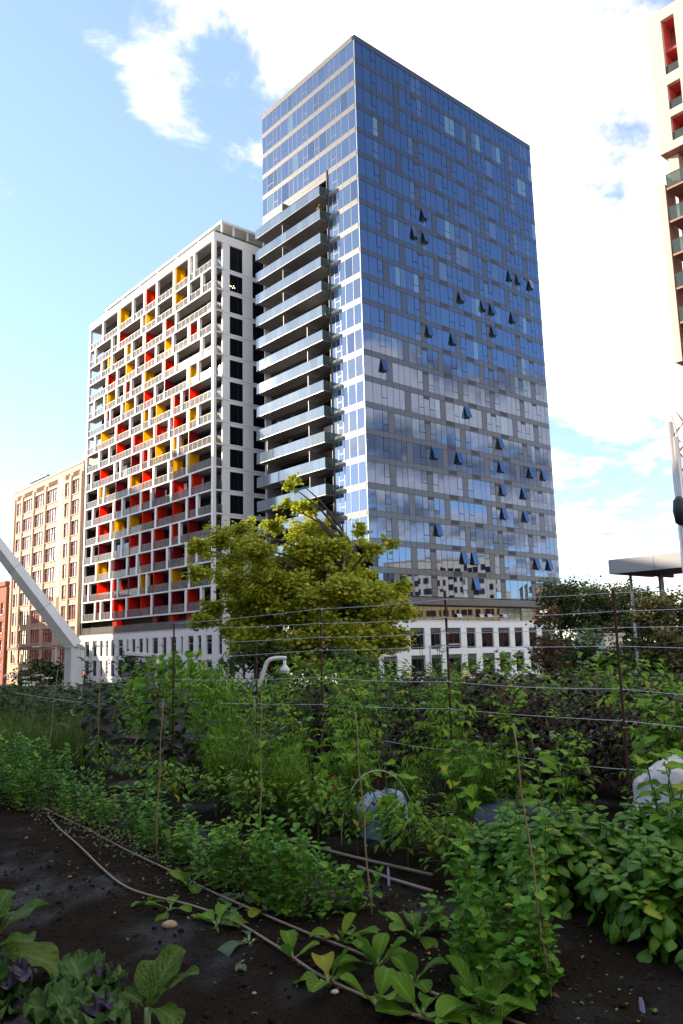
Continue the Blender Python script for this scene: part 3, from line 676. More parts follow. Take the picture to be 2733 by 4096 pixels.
# ================================================================== buildings outside the frame: they shade the garden and show in the glass
def neighbour(name, label, x0, x1, y0, y1, h, wallm, face='x+', wn_=1.4, gap=2.6, fl=3.1):
    t = thing(name, label, 'building', (0, 0, STREET), 0)
    MB().box(x0, x1, y0, y1, 0, h-STREET).build('wall', wallm, t)
    MB().box(x0-.15, x1+.15, y0-.15, y1+.15, h-STREET+.002, h-STREET+.4).build('roof_edge', M_soffit, t)
    wm = MB(); fm = MB()
    for k in range(int((h-STREET-1)/fl)):
        z = 1.0+fl*k; y = y0+1.2
        while y < y1-wn_-.6:
            xf = x1 if face == 'x+' else x0; s = 1 if face == 'x+' else -1
            wm.box(xf+.002*s, xf+.05*s, y, y+wn_, z, z+1.7); fm.box(xf+.002*s, xf+.12*s, y-.1, y+wn_+.1, z-.14, z-.004); y += gap
    wm.build('window_bank', M_win, t, kind='stuff'); fm.build('sill_bank', M_stone, t, kind='stuff')
    return t
M_plain = mat('grey_render', (.42, .40, .38), .85, noise=(.4, .9)); M_creamw = mat('cream_render', (.72, .62, .50), .85, noise=(.5, .92)); M_orange = mat('orange_brick', (.42, .15, .07), .85, noise=(1.5, .85))
neighbour('neighbour_building', 'grey rendered apartment building west of the garden, outside the picture', -56, -42, -30, 44, 25.6, M_plain)
neighbour('neighbour_building', 'lower grey building west of the maple, outside the picture', -55, -41.5, 46, 61, 21.0, M_plain)
neighbour('neighbour_building', 'brick apartment building west of the plaza, outside the picture', -54, -41.5, 63, 86, 27.6, M_orange)
neighbour('neighbour_building', 'low cream building opposite the podium, outside the picture', -78, -66, 90, 113.4, 16.5, M_creamw)
neighbour('neighbour_building', 'tall slab opposite the loggia block, outside the picture', -92, -75, 114.3, 123, 47.6, M_plain)
neighbour('neighbour_building', 'second tall slab opposite the loggia block, outside the picture', -92, -75, 123.4, 132.5, 41.5, M_plain)
neighbour('neighbour_building', 'low shops opposite the loft building, outside the picture', -80, -68, 133.4, 152, 12.5, M_orange)
neighbour('neighbour_building', 'long grey block added behind the garden to darken it, unseen', -44, 44, -46, -26, 43, M_plain)  # unseen block added to cut the skylight on the garden
# east side: sunlit cream blocks mirrored in the glass
neighbour('neighbour_building', 'cream apartment block east of the plaza, mirrored in the glass tower', 150, 165, 72, 104, 26, M_creamw, 'x-', 1.7, 2.5)
neighbour('neighbour_building', 'buff apartment block east of the plaza, mirrored in the glass tower', 150, 165, 112, 146, 17.5, mat('buff_render', (.50, .36, .22), .85), 'x-', 1.6, 2.6)
neighbour('neighbour_building', 'orange brick shops east of the plaza, mirrored in the glass tower', 124, 136, 74, 150, 6.6, mat('shop_brick', (.26, .09, .045), .85, noise=(1.5, .8)), 'x-', 1.4, 2.8)
# ================================================================== ground
def hgt(x, y):
    """terrain height: garden terrace at 0, falling to the street behind it"""
    b_ = x*BX.x + y*BX.y
    t = min(1, max(0, (b_-11.5)/6.0, (y-17.5)/6.0)); t = t*t*(3-2*t)
    return STREET*t
M_soil = bpy.data.materials.new('garden_soil'); M_soil.use_nodes = True
def _soil():
    t = M_soil.node_tree; n = t.nodes; l = t.links; p = n['Principled BSDF']; p.inputs['Roughness'].default_value = 1; p.inputs['Specular IOR Level'].default_value = .04
    tcn = n.new('ShaderNodeTexCoord'); a_ = n.new('ShaderNodeTexNoise'); a_.inputs['Scale'].default_value = 3.2; a_.inputs['Detail'].default_value = 8
    b_ = n.new('ShaderNodeTexNoise'); b_.inputs['Scale'].default_value = 60; b_.inputs['Detail'].default_value = 4
    l.new(tcn.outputs['Object'], a_.inputs[0]); l.new(tcn.outputs['Object'], b_.inputs[0])
    mx = n.new('ShaderNodeMix'); mx.data_type = 'RGBA'; mx.inputs[6].default_value = (.010, .0075, .006, 1); mx.inputs[7].default_value = (.030, .023, .018, 1); l.new(a_.outputs['Fac'], mx.inputs[0])
    cr = n.new('ShaderNodeMapRange'); l.new(b_.outputs['Fac'], cr.inputs[0]); cr.inputs[1].default_value = .60; cr.inputs[2].default_value = .72
    m2 = n.new('ShaderNodeMix'); m2.data_type = 'RGBA'; l.new(cr.outputs[0], m2.inputs[0]); l.new(mx.outputs[2], m2.inputs[6]); m2.inputs[7].default_value = (.055, .043, .034, 1)
    wet = n.new('ShaderNodeTexNoise'); wet.inputs['Scale'].default_value = 1.1; wet.inputs['Detail'].default_value = 5; l.new(tcn.outputs['Object'], wet.inputs[0])
    wr_ = n.new('ShaderNodeMapRange'); l.new(wet.outputs['Fac'], wr_.inputs[0]); wr_.inputs[1].default_value = .50; wr_.inputs[2].default_value = .62
    rg = n.new('ShaderNodeMapRange'); l.new(wr_.outputs[0], rg.inputs[0]); rg.inputs[3].default_value = 1.0; rg.inputs[4].default_value = .5; l.new(rg.outputs[0], p.inputs['Roughness'])
    sg = n.new('ShaderNodeMapRange'); l.new(wr_.outputs[0], sg.inputs[0]); sg.inputs[3].default_value = .03; sg.inputs[4].default_value = .22; l.new(sg.outputs[0], p.inputs['Specular IOR Level'])
    m3 = n.new('ShaderNodeMix'); m3.data_type = 'RGBA'; l.new(wr_.outputs[0], m3.inputs[0]); l.new(m2.outputs[2], m3.inputs[6]); m3.inputs[7].default_value = (.011, .010, .011, 1)
    l.new(m3.outputs[2], p.inputs['Base Color'])
    bp = n.new('ShaderNodeBump'); bp.inputs['Strength'].default_value = 1.0; bp.inputs['Distance'].default_value = .035
    ad = n.new('ShaderNodeMath'); ad.operation = 'ADD'; l.new(b_.outputs['Fac'], ad.inputs[0]); l.new(a_.outputs['Fac'], ad.inputs[1]); l.new(ad.outputs[0], bp.inputs['Height']); l.new(bp.outputs[0], p.inputs['Normal'])
_soil()
# the far ground reaches the horizon; the garden terrace is a finer raised sheet on it
MB().poly([(-1500, -1500, STREET-.02), (1500, -1500, STREET-.02), (1500, 1500, STREET-.02), (-1500, 1500, STREET-.02)]).build('ground', mat('far_ground', (.10, .095, .085), .9, noise=(.05, .7)), kind='structure')
MB().box(-30, 75, -16, -.3, STREET-.015, STREET+.0).build('street', mat('asphalt', (.05, .05, .052), .85, noise=(.8, .8)), None, loc=(TC.x, TC.y, 0), rot=(0, 0, PSI), kind='structure')
from mathutils import noise as mnoise
def soil_z(x, y):
    z = hgt(x, y)
    v = mnoise.noise(Vector((x*1.1, y*1.1, 0)))*.035 + mnoise.noise(Vector((x*5, y*5, 3)))*.016 + mnoise.noise(Vector((x*13, y*13, 7)))*.016
    a_ = x*AY.x+y*AY.y; b_ = x*BX.x+y*BX.y
    # trodden path between the beds, beds slightly raised
    path = math.exp(-((b_-2.15)/.38)**2)*.07
    return z + v - path
gx = np.concatenate([np.linspace(-60, -7, 28), np.arange(-6.8, 6.81, .075), np.linspace(7, 60, 28)])
gy = np.concatenate([np.linspace(-25, 2.2, 14), np.arange(2.3, 12, .075), np.linspace(12.1, 40, 60)])
vv = np.array([(x, y, soil_z(x, y)) for y in gy for x in gx]); nx, ny = len(gx), len(gy)
ii = np.arange(nx*ny).reshape(ny, nx)
ff = np.stack([ii[:-1, :-1], ii[:-1, 1:], ii[1:, 1:], ii[1:, :-1]], -1).reshape(-1, 4)
ob('soil', mk('soil', vv, ff, M_soil, True), kind='structure')
# crumbs and pebbles on the bare soil
cv = []; cf = []
_t = (1+5**.5)/2; ICO = [Vector(v).normalized() for v in ((-1, _t, 0), (1, _t, 0), (-1, -_t, 0), (1, -_t, 0), (0, -1, _t), (0, 1, _t), (0, -1, -_t), (0, 1, -_t), (_t, 0, -1), (_t, 0, 1), (-_t, 0, -1), (-_t, 0, 1))]
ICF = [(0, 11, 5), (0, 5, 1), (0, 1, 7), (0, 7, 10), (0, 10, 11), (1, 5, 9), (5, 11, 4), (11, 10, 2), (10, 7, 6), (7, 1, 8), (3, 9, 4), (3, 4, 2), (3, 2, 6), (3, 6, 8), (3, 8, 9), (4, 9, 5), (2, 4, 11), (6, 2, 10), (8, 6, 7), (9, 8, 1)]
for k in range(6500):
    a_ = random.uniform(1.2, 9); b_ = random.uniform(1.2, 4.4); p = frame(a_, b_)
    s_ = random.choice((.004, .004, .005, .006, .008, .011, .015))*random.uniform(.7, 1.4); z = soil_z(p.x, p.y)
    n0 = len(cv); an = random.random()*6.28; ca, sa = math.cos(an), math.sin(an); q = random.uniform(.7, 1.3); h_ = random.uniform(.5, .8)
    for v in ICO:
        j_ = random.uniform(.75, 1.2); cv.append((p.x+s_*(v.x*ca-v.y*sa)*q*j_, p.y+s_*(v.x*sa+v.y*ca)*j_, z+s_*(v.z*h_*j_+.15)))
    cf += [tuple(i+n0 for i in t) for t in ICF]
ob('soil_crumbs', mk('soil_crumbs', cv, cf, mat('soil_crumb', (.036, .029, .023), 1, spec=.05, noise=(8, .4)), True), kind='stuff')

def pebble(label, a_, b_, s_, m, flat=.55):
    p = frame(a_, b_); v = []
    mb = MB(); mb.lathe([(.35, -.9), (.85, -.5), (1.0, 0), (.82, .5), (.35, .85)], 9)
    v = [(x*s_*(1+.25*mnoise.noise(Vector((x*2+a_*9, y*2, z)))), y*s_*.75, z*s_*flat) for x, y, z in mb.v]
    return ob('stone', mk('stone', v, mb.f, m, True), None, (p.x, p.y, soil_z(p.x, p.y)+s_*flat*.4), (0, 0, random.random()*3), label=label, cat='stone')
M_tan = mat('tan_stone', (.42, .30, .18), .8, noise=(25, .8)); M_peb = mat('pale_pebble', (.33, .29, .26), .8)
pebble('tan flat stone on bare soil below the first bok choy', 4.63, 2.55, .05, M_tan)
pebble('small pale pebble on the soil path beside the kale bed', 3.32, 2.12, .016, M_peb)
pebble('pale pebble on dark soil below the drip hose', 3.55, 2.42, .014, M_peb)
pebble('white pebble at the foot of a bok choy stem', 3.22, 2.66, .022, mat('white_pebble', (.6, .6, .58), .7))

# ================================================================== drip hoses
def hose(label, pts, r=.008):
    ps = []
    for a_, b_ in pts: p = frame(a_, b_); ps.append(Vector((p.x, p.y, soil_z(p.x, p.y)+r+.008)))
    # resample smooth
    out = []
    for i in range(len(ps)-1):
        p0 = ps[max(0, i-1)]; p1 = ps[i]; p2 = ps[i+1]; p3 = ps[min(len(ps)-1, i+2)]
        for q in range(8):
            t = q/8; out.append(.5*((2*p1)+(p2-p0)*t+(2*p0-5*p1+4*p2-p3)*t*t+(3*p1-p0-3*p2+p3)*t**3))
    out.append(ps[-1])
    mb = MB().tube(out, r, 8)
    return mb.build('drip_hose', mat('brown_drip_hose', (.235, .17, .125), .45, spec=.6, noise=(30, .8)), None, True, label=label, cat='hose', group='drip hoses along the bok choy bed')
hose('brown drip hose on the pea side of the bok choy bed', [(9.3, 3.36), (8.38, 3.29), (7.48, 3.25), (6.51, 3.17), (5.56, 3.09), (4.84, 3.01), (3.85, 2.97), (3.39, 2.99), (2.92, 2.92), (2.3, 2.93), (1.5, 2.95)])
hose('brown drip hose on the path side of the bok choy bed, bowed out', [(8.3, 3.2), (7.68, 3.06), (6.88, 2.92), (6.08, 2.76), (5.53, 2.67), (5.13, 2.66), (4.76, 2.77), (4.32, 2.81), (3.8, 2.75), (3.36, 2.70), (2.87, 2.71), (2.2, 2.74), (1.5, 2.74)])

# ================================================================== leaves and plants
def leaf_geo(L, Wd, prof, bend=0.0, cup=0.0, wave=0.0, nw=3.0, nu=7, nv=5, pet=0.0, petw=.05, seed=0, lobe=None):
    """blade along +Y, normal +Z; prof(t) half width 0..1; pet: petiole share of the length"""
    rr = random.Random(seed); V = []; UV = []
    ph = rr.random()*6
    for i in range(nu+1):
        t = i/nu
        if pet and t < pet: w = petw
        else: w = max(prof((t-pet)/(1-pet) if pet else t), .0)*Wd
        for j in range(nv):
            u = j/(nv-1)*2-1
            x = u*w
            if lobe and i not in (0, nu) and abs(u) > .9: x *= 1+lobe*(1 if i % 2 else -1)
            ang = bend*t
            y = L*(math.sin(ang)/bend if abs(bend) > 1e-3 else t); z = -L*((1-math.cos(ang))/bend if abs(bend) > 1e-3 else 0)
            lift = cup*w*u*u + wave*Wd*math.sin(nw*6.283*t+ph+(1.6 if u > 0 else 0))*abs(u)**1.5
            V.append((x, y+lift*math.sin(ang), z+lift*math.cos(ang))); UV.append((u*.5+.5, t))
    F = [(i*nv+j, i*nv+j+1, (i+1)*nv+j+1, (i+1)*nv+j) for i in range(nu) for j in range(nv-1)]
    return np.array(V), np.array(F), np.array(UV)
def leaf_mesh(name, m, *a_, **k):
    V, F, UV = leaf_geo(*a_, **k); return mk(name, V, F, m, True, UV)
ovate = lambda t: math.sin(math.pi*min(1, t**.72))**.85 if 0 < t < 1 else 0.0
oval = lambda t: math.sqrt(max(0, 1-(2*t-1)**2))**.9
lance = lambda t: math.sin(math.pi*t**.8)**1.1 if 0 < t < 1 else 0.0
heart = lambda t: (math.sin(math.pi*(t*.86+.14)**.62)**.8 if t < 1 else 0.0)
spoon = lambda t: math.sqrt(max(0, 1-(2*min(1, t*.97+.03)-1)**2))*(.72+.34*t) if t < 1 else .30
def mdir(az, el, roll=0.0):
    """rotation matrix whose +Y points along azimuth az, elevation el, +Z its upper side"""
    d = Vector((math.cos(az)*math.cos(el), math.sin(az)*math.cos(el), math.sin(el)))
    up = Vector((-math.cos(az)*math.sin(el), -math.sin(az)*math.sin(el), math.cos(el)))
    s_ = d.cross(up); m = Matrix((s_, d, up)).transposed()
    if roll: m = m @ Matrix.Rotation(roll, 3, 'Y')
    return m
def put_leaf(name, me, parent, loc, az, el, sc=1.0, roll=0.0):
    o = ob(name, me, parent); o.matrix_local = Matrix.Translation(loc) @ mdir(az, el, roll).to_4x4() @ Matrix.Diagonal((sc, sc, sc, 1)); return o
def scatter(name, tmpl, items, m, parent=None, smooth=True, **k):
    """one joined mesh of many leaves; items: (loc, 3x3, scale, tint)"""
    V, F, UV = tmpl; n = len(items)
    if not n: return None
    Ms = np.array([np.array(it[1]) for it in items]); P = np.array([tuple(it[0]) for it in items]); s_ = np.array([it[2] for it in items]); tn = np.array([it[3] for it in items])
    VV = np.einsum('nij,vj->nvi', Ms, V)*s_[:, None, None]+P[:, None, :]
    FF = (F[None]+(np.arange(n)*len(V))[:, None, None]).reshape(-1, F.shape[1])
    return ob(name, mk(name, VV.reshape(-1, 3), FF, m, smooth, np.tile(UV, (n, 1)), np.repeat(tn, len(V))), parent, **k)
def spot(a_, b_):
    p = frame(a_, b_); return Vector((p.x, p.y, soil_z(p.x, p.y)))

L_bok = leafmat('bok_choy_leaf', (0.071, 0.166, 0.013), (0.141, 0.284, 0.022), .36, .32, .5, tcol=(.10, .24, .03))
L_bokb = leafmat('bok_choy_blue_leaf', (.06, .12, .065), (.10, .17, .09), .40, .25, .4)
L_yel = leafmat('yellowing_leaf', (.24, .25, .045), (.34, .30, .05), .5, .35, .3)
L_stalk = mat('pale_stalk', (.26, .34, .17), .4, transl=(.2, (.25, .35, .12)))
L_col = leafmat('collard_leaf', (0.050, 0.108, 0.014), (0.090, 0.148, 0.022), .48, .3, .5, tcol=(.12, .25, .03), patch=(7, (.105, .150, .028)), blister=45)
L_kale = leafmat('kale_leaf', (.036, .092, .022), (.085, .160, .042), .5, .25, .4)
L_purp = leafmat('purple_kale_leaf', (.040, .030, .050), (.075, .055, .085), .5, .2, .3)
L_pea = leafmat('pea_leaf', (0.070, 0.215, 0.022), (0.166, 0.369, 0.034), .42, .32, .0, tcol=(.09, .22, .04))
L_bas = leafmat('basil_leaf', (0.051, 0.172, 0.011), (0.130, 0.317, 0.019), .36, .28, .22, spec=.4, tcol=(.07, .2, .02), vb=.0012)
L_egg = leafmat('eggplant_leaf', (0.098, 0.248, 0.013), (0.206, 0.403, 0.024), .48, .35, .45, tcol=(.12, .27, .03))
L_pep = leafmat('pepper_leaf', (0.060, 0.155, 0.007), (0.142, 0.283, 0.015), .45, .3, .0, spec=.2)
L_tom = leafmat('tomato_leaf', (0.103, 0.240, 0.015), (0.241, 0.408, 0.026), .5, .32, .0, tcol=(.1, .2, .03))
L_bean = leafmat('bean_leaf', (0.088, 0.240, 0.013), (0.193, 0.395, 0.022), .42, .34, .3, tcol=(.1, .24, .025))
L_feath = leafmat('feathery_leaf', (0.088, 0.232, 0.016), (0.198, 0.375, 0.027), .5, .3)
L_umb = leafmat('dill_flower', (0.275, 0.300, 0.031), (0.425, 0.425, 0.062), .6, .3)
L_okra = leafmat('dark_purple_leaf', (.028, .034, .036), (.055, .070, .055), .4, .2, .3)
L_shiso = leafmat('burgundy_leaf', (.022, .013, .014), (.045, .025, .022), .45, .2)
L_grass = leafmat('grass_blade', (.060, .130, .018), (.120, .190, .035), .55, .3)
L_weed = leafmat('weed_leaf', (.10, .15, .05), (.20, .23, .10), .6, .3)
L_stem = mat('green_stem', (.055, .105, .022), .5)
L_stemd = mat('brown_stem', (.09, .065, .04), .7)

BOK = [leaf_mesh('bok_leaf', L_bok, .20, .056, spoon, bend=b_, cup=.35, wave=.09, nw=1.6, nu=10, nv=7, pet=.34, petw=.011, seed=i) for i, b_ in enumerate((.5, .9, 1.3))]
BOKB = [leaf_mesh('bok_leaf', L_bokb, .19, .056, spoon, bend=b_, cup=.15, wave=.12, nw=1.5, nu=10, nv=7, pet=.34, petw=.011, seed=9+i) for i, b_ in enumerate((1.2, 1.7))]
BOKY = leaf_mesh('bok_leaf', L_yel, .15, .05, spoon, bend=1.3, cup=.1, wave=.12, nu=8, nv=5, pet=.3, petw=.01, seed=4)
def bok(label, a_, b_, size, n, up=.9, blue=False, yellow=False):
    size *= .9
    p = spot(a_, b_); t = thing('bok_choy', label, 'vegetable', p, random.random()*6.28, 'young bok choy along the drip hoses')
    st = MB()
    for k in range(n):
        az = 2.4*k+random.uniform(-.3, .3); el = max(.15, (up-.75*k/n)*random.uniform(.85, 1.1)+.1)
        me = (random.choice(BOKB) if blue else random.choice(BOK)) if not (yellow and k == n-1) else BOKY
        put_leaf('leaf', me, t, (.006*math.cos(az), .006*math.sin(az), 0), az, min(el, 1.45), size*random.uniform(.82, 1.12), random.uniform(-.3, .3))
        d = mdir(az, min(el, 1.45)) @ Vector((0, 1, 0)); st.tube([(0, 0, -.01), d*.03*size, d*.05*size-Vector((0, 0, .002))], [.006*size, .006*size, .003*size], 6)
    st.build('stalk', L_stalk, t, True)
    return t
bok('small bok choy with a few low leaves at the hose bow', 5.06, 2.62, .62, 4, .7)
bok('bok choy leaning over the path-side hose beside the tan stone', 4.83, 2.66, .95, 5, .6)
bok('bok choy with one upright yellow-green leaf behind the hose', 5.16, 2.98, 1.0, 4, 1.1)
bok('flat blue-green bok choy between the two hoses', 4.5, 2.9, 1.05, 6, .7, True)
bok('bok choy drooping onto the path-side hose with a low yellow leaf', 4.40, 2.74, 1.0, 6, .8, yellow=True)
bok('blue-green bok choy lying flat beside the hose, widest of the flat ones', 4.04, 2.72, 1.2, 6, .45, True, True)
bok('single low bok choy leaf on the bare soil by the path', 3.86, 2.54, .8, 2, .35, True)
bok('thin two-leafed bok choy beside the hose', 3.66, 2.74, .95, 3, 1.2)
bok('upright bok choy with three wide leaves on the path-side hose', 3.29, 2.68, 1.25, 5, 1.15)
bok('bok choy in front of the pea vines with a yellow leaf', 3.62, 3.04, 1.15, 5, 1.0, yellow=True)
bok('tall tight bok choy on the pea-side hose', 3.23, 2.95, 1.2, 7, 1.25)
bok('bok choy with a yellow leaf beneath, on the path-side hose', 2.93, 2.67, 1.15, 5, 1.1, yellow=True)
bok('narrow upright bok choy on the pea-side hose', 2.97, 2.96, 1.0, 4, 1.2)
bok('bok choy among the short peas behind the pea-side hose', 3.36, 3.36, 1.2, 6, 1.15)
bok('large bok choy rosette at the picture bottom', 2.52, 2.93, 1.4, 9, 1.15)
bok('lower bok choy with broad spread leaves beside the large rosette', 2.40, 2.80, 1.2, 7, .8)
bok('thin-stemmed bok choy gone leggy at the hose', 2.72, 2.74, 1.15, 5, .9)
bok('bok choy behind the blue-green ones, close to the pea row', 4.7, 3.1, 1.0, 6, .8, True)
bok('bok choy at the pea row foot with rounded leaves', 4.35, 3.06, .95, 5, .9)

roundy = lambda t: math.sqrt(max(0, 1-(2*min(1, t*.96+.04)-1)**2))**.9*(.8+.25*t) if t < 1 else .22
COLL = [leaf_mesh('collard_leaf', L_col, .43, .120, roundy, bend=b_, cup=.2, wave=.14, nw=2.6, nu=14, nv=9, pet=.26, petw=.009, seed=20+i) for i, b_ in enumerate((.7, 1.1, 1.5))]
def collard(label, a_, b_, size, leaves):
    t = thing('collard_plant', label, 'vegetable', spot(a_, b_), 0, 'collards in the bed beside the path'); st = MB().tube([(0, 0, -.02), (0, 0, .16*size)], [.018, .014], 7)
    for az, el, sc, k in leaves: put_leaf('leaf', COLL[k], t, (0, 0, .14*size), az, el, sc*size, random.uniform(-.25, .25))
    st.build('stem', L_stalk, t, True); return t
collard('collard plant with big blistered leaves at the bottom corner, cropped by the frame', 4.42, 1.36, 1.0, [(.95, .75, 1.0, 0), (.2, .25, 1.05, 1), (-.7, -.05, .95, 1), (1.9, .8, .9, 0), (2.8, .5, .9, 1), (-1.7, .3, .9, 1), (1.4, 1.1, .85, 0), (-.2, .65, .8, 0)])
collard('lower collard with two upright rounded leaves beside the purple kale', 3.42, 1.78, .74, [(.9, 1.15, .9, 0), (.1, .95, .85, 0), (1.8, .9, .8, 0), (-.8, .6, .8, 1), (2.6, .7, .7, 1)])
def crinkle(name, m, seed): return leaf_mesh(name, m, .20, .075, oval, bend=1.0, cup=.35, wave=.30, nw=4.2, nu=30, nv=11, pet=.2, petw=.008, seed=seed)
KALE = [crinkle('kale_leaf', L_kale, 31), crinkle('kale_leaf', L_kale, 32)]; KALP = [crinkle('kale_leaf', L_purp, 33), crinkle('kale_leaf', L_purp, 34)]
def kale(label, a_, b_, size, n, purple):
    t = thing('kale_plant', label, 'vegetable', spot(a_, b_), 0, 'kale in the bed beside the path')
    for k in range(n):
        az = 2.4*k; el = 1.25-1.1*k/n
        put_leaf('leaf', random.choice(KALP if purple(k) else KALE), t, (0, 0, .10*size), az, el, size*random.uniform(.8, 1.15), random.uniform(-.4, .4))
    MB().tube([(0, 0, -.02), (0, 0, .12*size)], .014, 7).build('stem', L_stalk, t, True); return t
kale('curly blue-green kale between the two collards', 3.72, 1.62, 1.05, 22, lambda k: k % 9 == 0)
kale('purple-tinged curly kale in the very corner', 3.78, 1.24, 1.1, 22, lambda k: k % 3 == 0)
kale('curly kale cropped by the lower frame edge', 3.3, 1.42, 1.1, 20, lambda k: k % 8 == 0)

# ---- peas along the bamboo stakes
PEA = [leaf_mesh('pea_leaf', L_pea, .060, .023, oval, bend=.5, cup=.4, nu=6, nv=5, seed=40), leaf_mesh('pea_leaf', L_pea, .048, .020, oval, bend=-.4, cup=.5, nu=6, nv=5, seed=41)]
PEAT = leaf_geo(.054, .021, oval, bend=.4, cup=.4, nu=4, nv=3)
def peas(label, a_, b_, h, n, rad, leafy=True):
    t = thing('pea_plant', label, 'plant', spot(a_, b_), 0, 'pea vines along the bamboo stakes'); st = MB(); its = []
    for k in range(n):
        an = random.random()*6.28; r0 = rad*math.sqrt(random.random()); hh = h*random.uniform(.45, 1.05)
        x0, y0 = r0*math.cos(an), r0*math.sin(an); x1, y1 = x0+random.gauss(0, .05), y0+random.gauss(0, .05)
        pts = [Vector((x0, y0, 0)), Vector(((x0+x1)/2+.02, (y0+y1)/2, hh*.5)), Vector((x1, y1, hh))]
        st.tube(pts, [.0022, .002, .0015], 4, False)
        m_ = max(4, int(hh/.035))
        for q in range(m_):
            f = (q+.6)/m_; p = pts[0].lerp(pts[1], f*2) if f < .5 else pts[1].lerp(pts[2], f*2-1)
            for s_ in (0, 3.14):
                az = q*1.3+s_+random.uniform(-.5, .5); el = random.uniform(-.2, .9)
                if leafy and q >= m_-5: put_leaf('leaf', random.choice(PEA), t, p, az, el, random.uniform(.75, 1.25))
                else: its.append((p, mdir(az, el), random.uniform(.7, 1.2), random.random()))
    st.build('stem', L_stem, t); scatter('lower_foliage', PEAT, its, L_pea, t, kind='stuff'); return t
for lab, a_, b_, h, n, rad, lf in (
    ('short pea vines at the stake in front, taller side', 2.80, 3.42, .66, 26, .25, True), ('pea vines against the leaning front stake', 2.62, 3.26, .46, 18, .2, True),
    ('pea clump sprawling over the hose by the big rosette', 2.55, 3.1, .34, 16, .2, True), ('thin pea seedlings on bare soil ahead of the second stake', 3.25, 3.52, .26, 6, .12, True), ('pea sprig with two round leaves beside the second stake', 3.95, 3.46, .25, 5, .09, True),
    ('dense pea clump between second and third stake', 4.15, 3.22, .44, 24, .24, True), ('tall pea clump beside the third stake', 4.55, 3.30, .50, 22, .22, True), ('pea clump in front of the third stake', 4.95, 3.22, .42, 20, .2, True),
    ('pea clump past the third stake with pale dry tips', 5.4, 3.36, .36, 16, .2, False), ('pea clump midway between third and fourth stake', 5.9, 3.36, .36, 16, .2, False), ('pea clump at the foot of the fourth stake', 6.35, 3.42, .40, 16, .2, False),
    ('pea clump past the fourth stake, upright tip', 6.95, 3.5, .45, 16, .2, False), ('low pea clump over the hose bend', 7.6, 3.45, .34, 16, .22, False), ('pea clump near the fifth stake', 8.3, 3.55, .44, 18, .25, False),
    ('pea clump with one tall pale shoot near the hose end', 9.0, 3.5, .62, 18, .25, False), ('bushy pea mound at the hose end', 9.1, 3.15, .55, 24, .35, False), ('far pea mound by the grass, cropped by the frame', 9.9, 3.2, .75, 26, .4, False), ('far pea mound behind the sixth stake', 10.3, 3.7, .6, 24, .35, False)):
    peas(lab, a_, b_, h, n, rad, lf)
# weeds in a strip between the peas and the hose
WT = leaf_geo(.03, .011, ovate, bend=.5, cup=.3, nu=2, nv=3); wit = []
for k in range(2600):
    a_ = random.uniform(4.2, 9.5); b_ = random.gauss(3.28, .14)+.02*(a_-5); p = spot(a_, b_); wit.append((p+Vector((0, 0, random.random()*.07)), mdir(random.random()*6.28, random.uniform(-.1, 1.2)), random.uniform(.5, 1.3), random.random()))
scatter('weeds', WT, wit, L_weed, kind='stuff')

# dry leaves and straw bits lying on the soil
lit = []
for k in range(420):
    a_ = random.uniform(1.8, 8.5); b_ = random.choice((random.gauss(2.9, .25), random.gauss(3.6, .35), random.uniform(1.4, 4.2))); p = spot(a_, b_)
    lit.append((p+Vector((0, 0, .008)), mdir(random.random()*6.28, random.uniform(-.15, .3), random.uniform(-.6, .6)), random.choice((.35, .5, .8, 1.1))*random.uniform(.6, 1.1), random.random()))
scatter('leaf_litter', leaf_geo(.045, .010, oval, bend=.6, cup=.5, nu=3, nv=3), lit, leafmat('dry_leaf', (.10, .075, .04), (.24, .19, .11), .8, .1), kind='stuff')
sd = [(spot(random.uniform(2.0, 7.0), random.gauss(3.55, .5))+Vector((0, 0, .006)), mdir(random.random()*6.28, random.uniform(.2, .9)), random.uniform(.5, 1.0), random.random()) for k in range(500)]
scatter('seedling_weeds', leaf_geo(.026, .010, oval, bend=.5, cup=.3, nu=3, nv=3), sd, L_pea, kind='stuff')
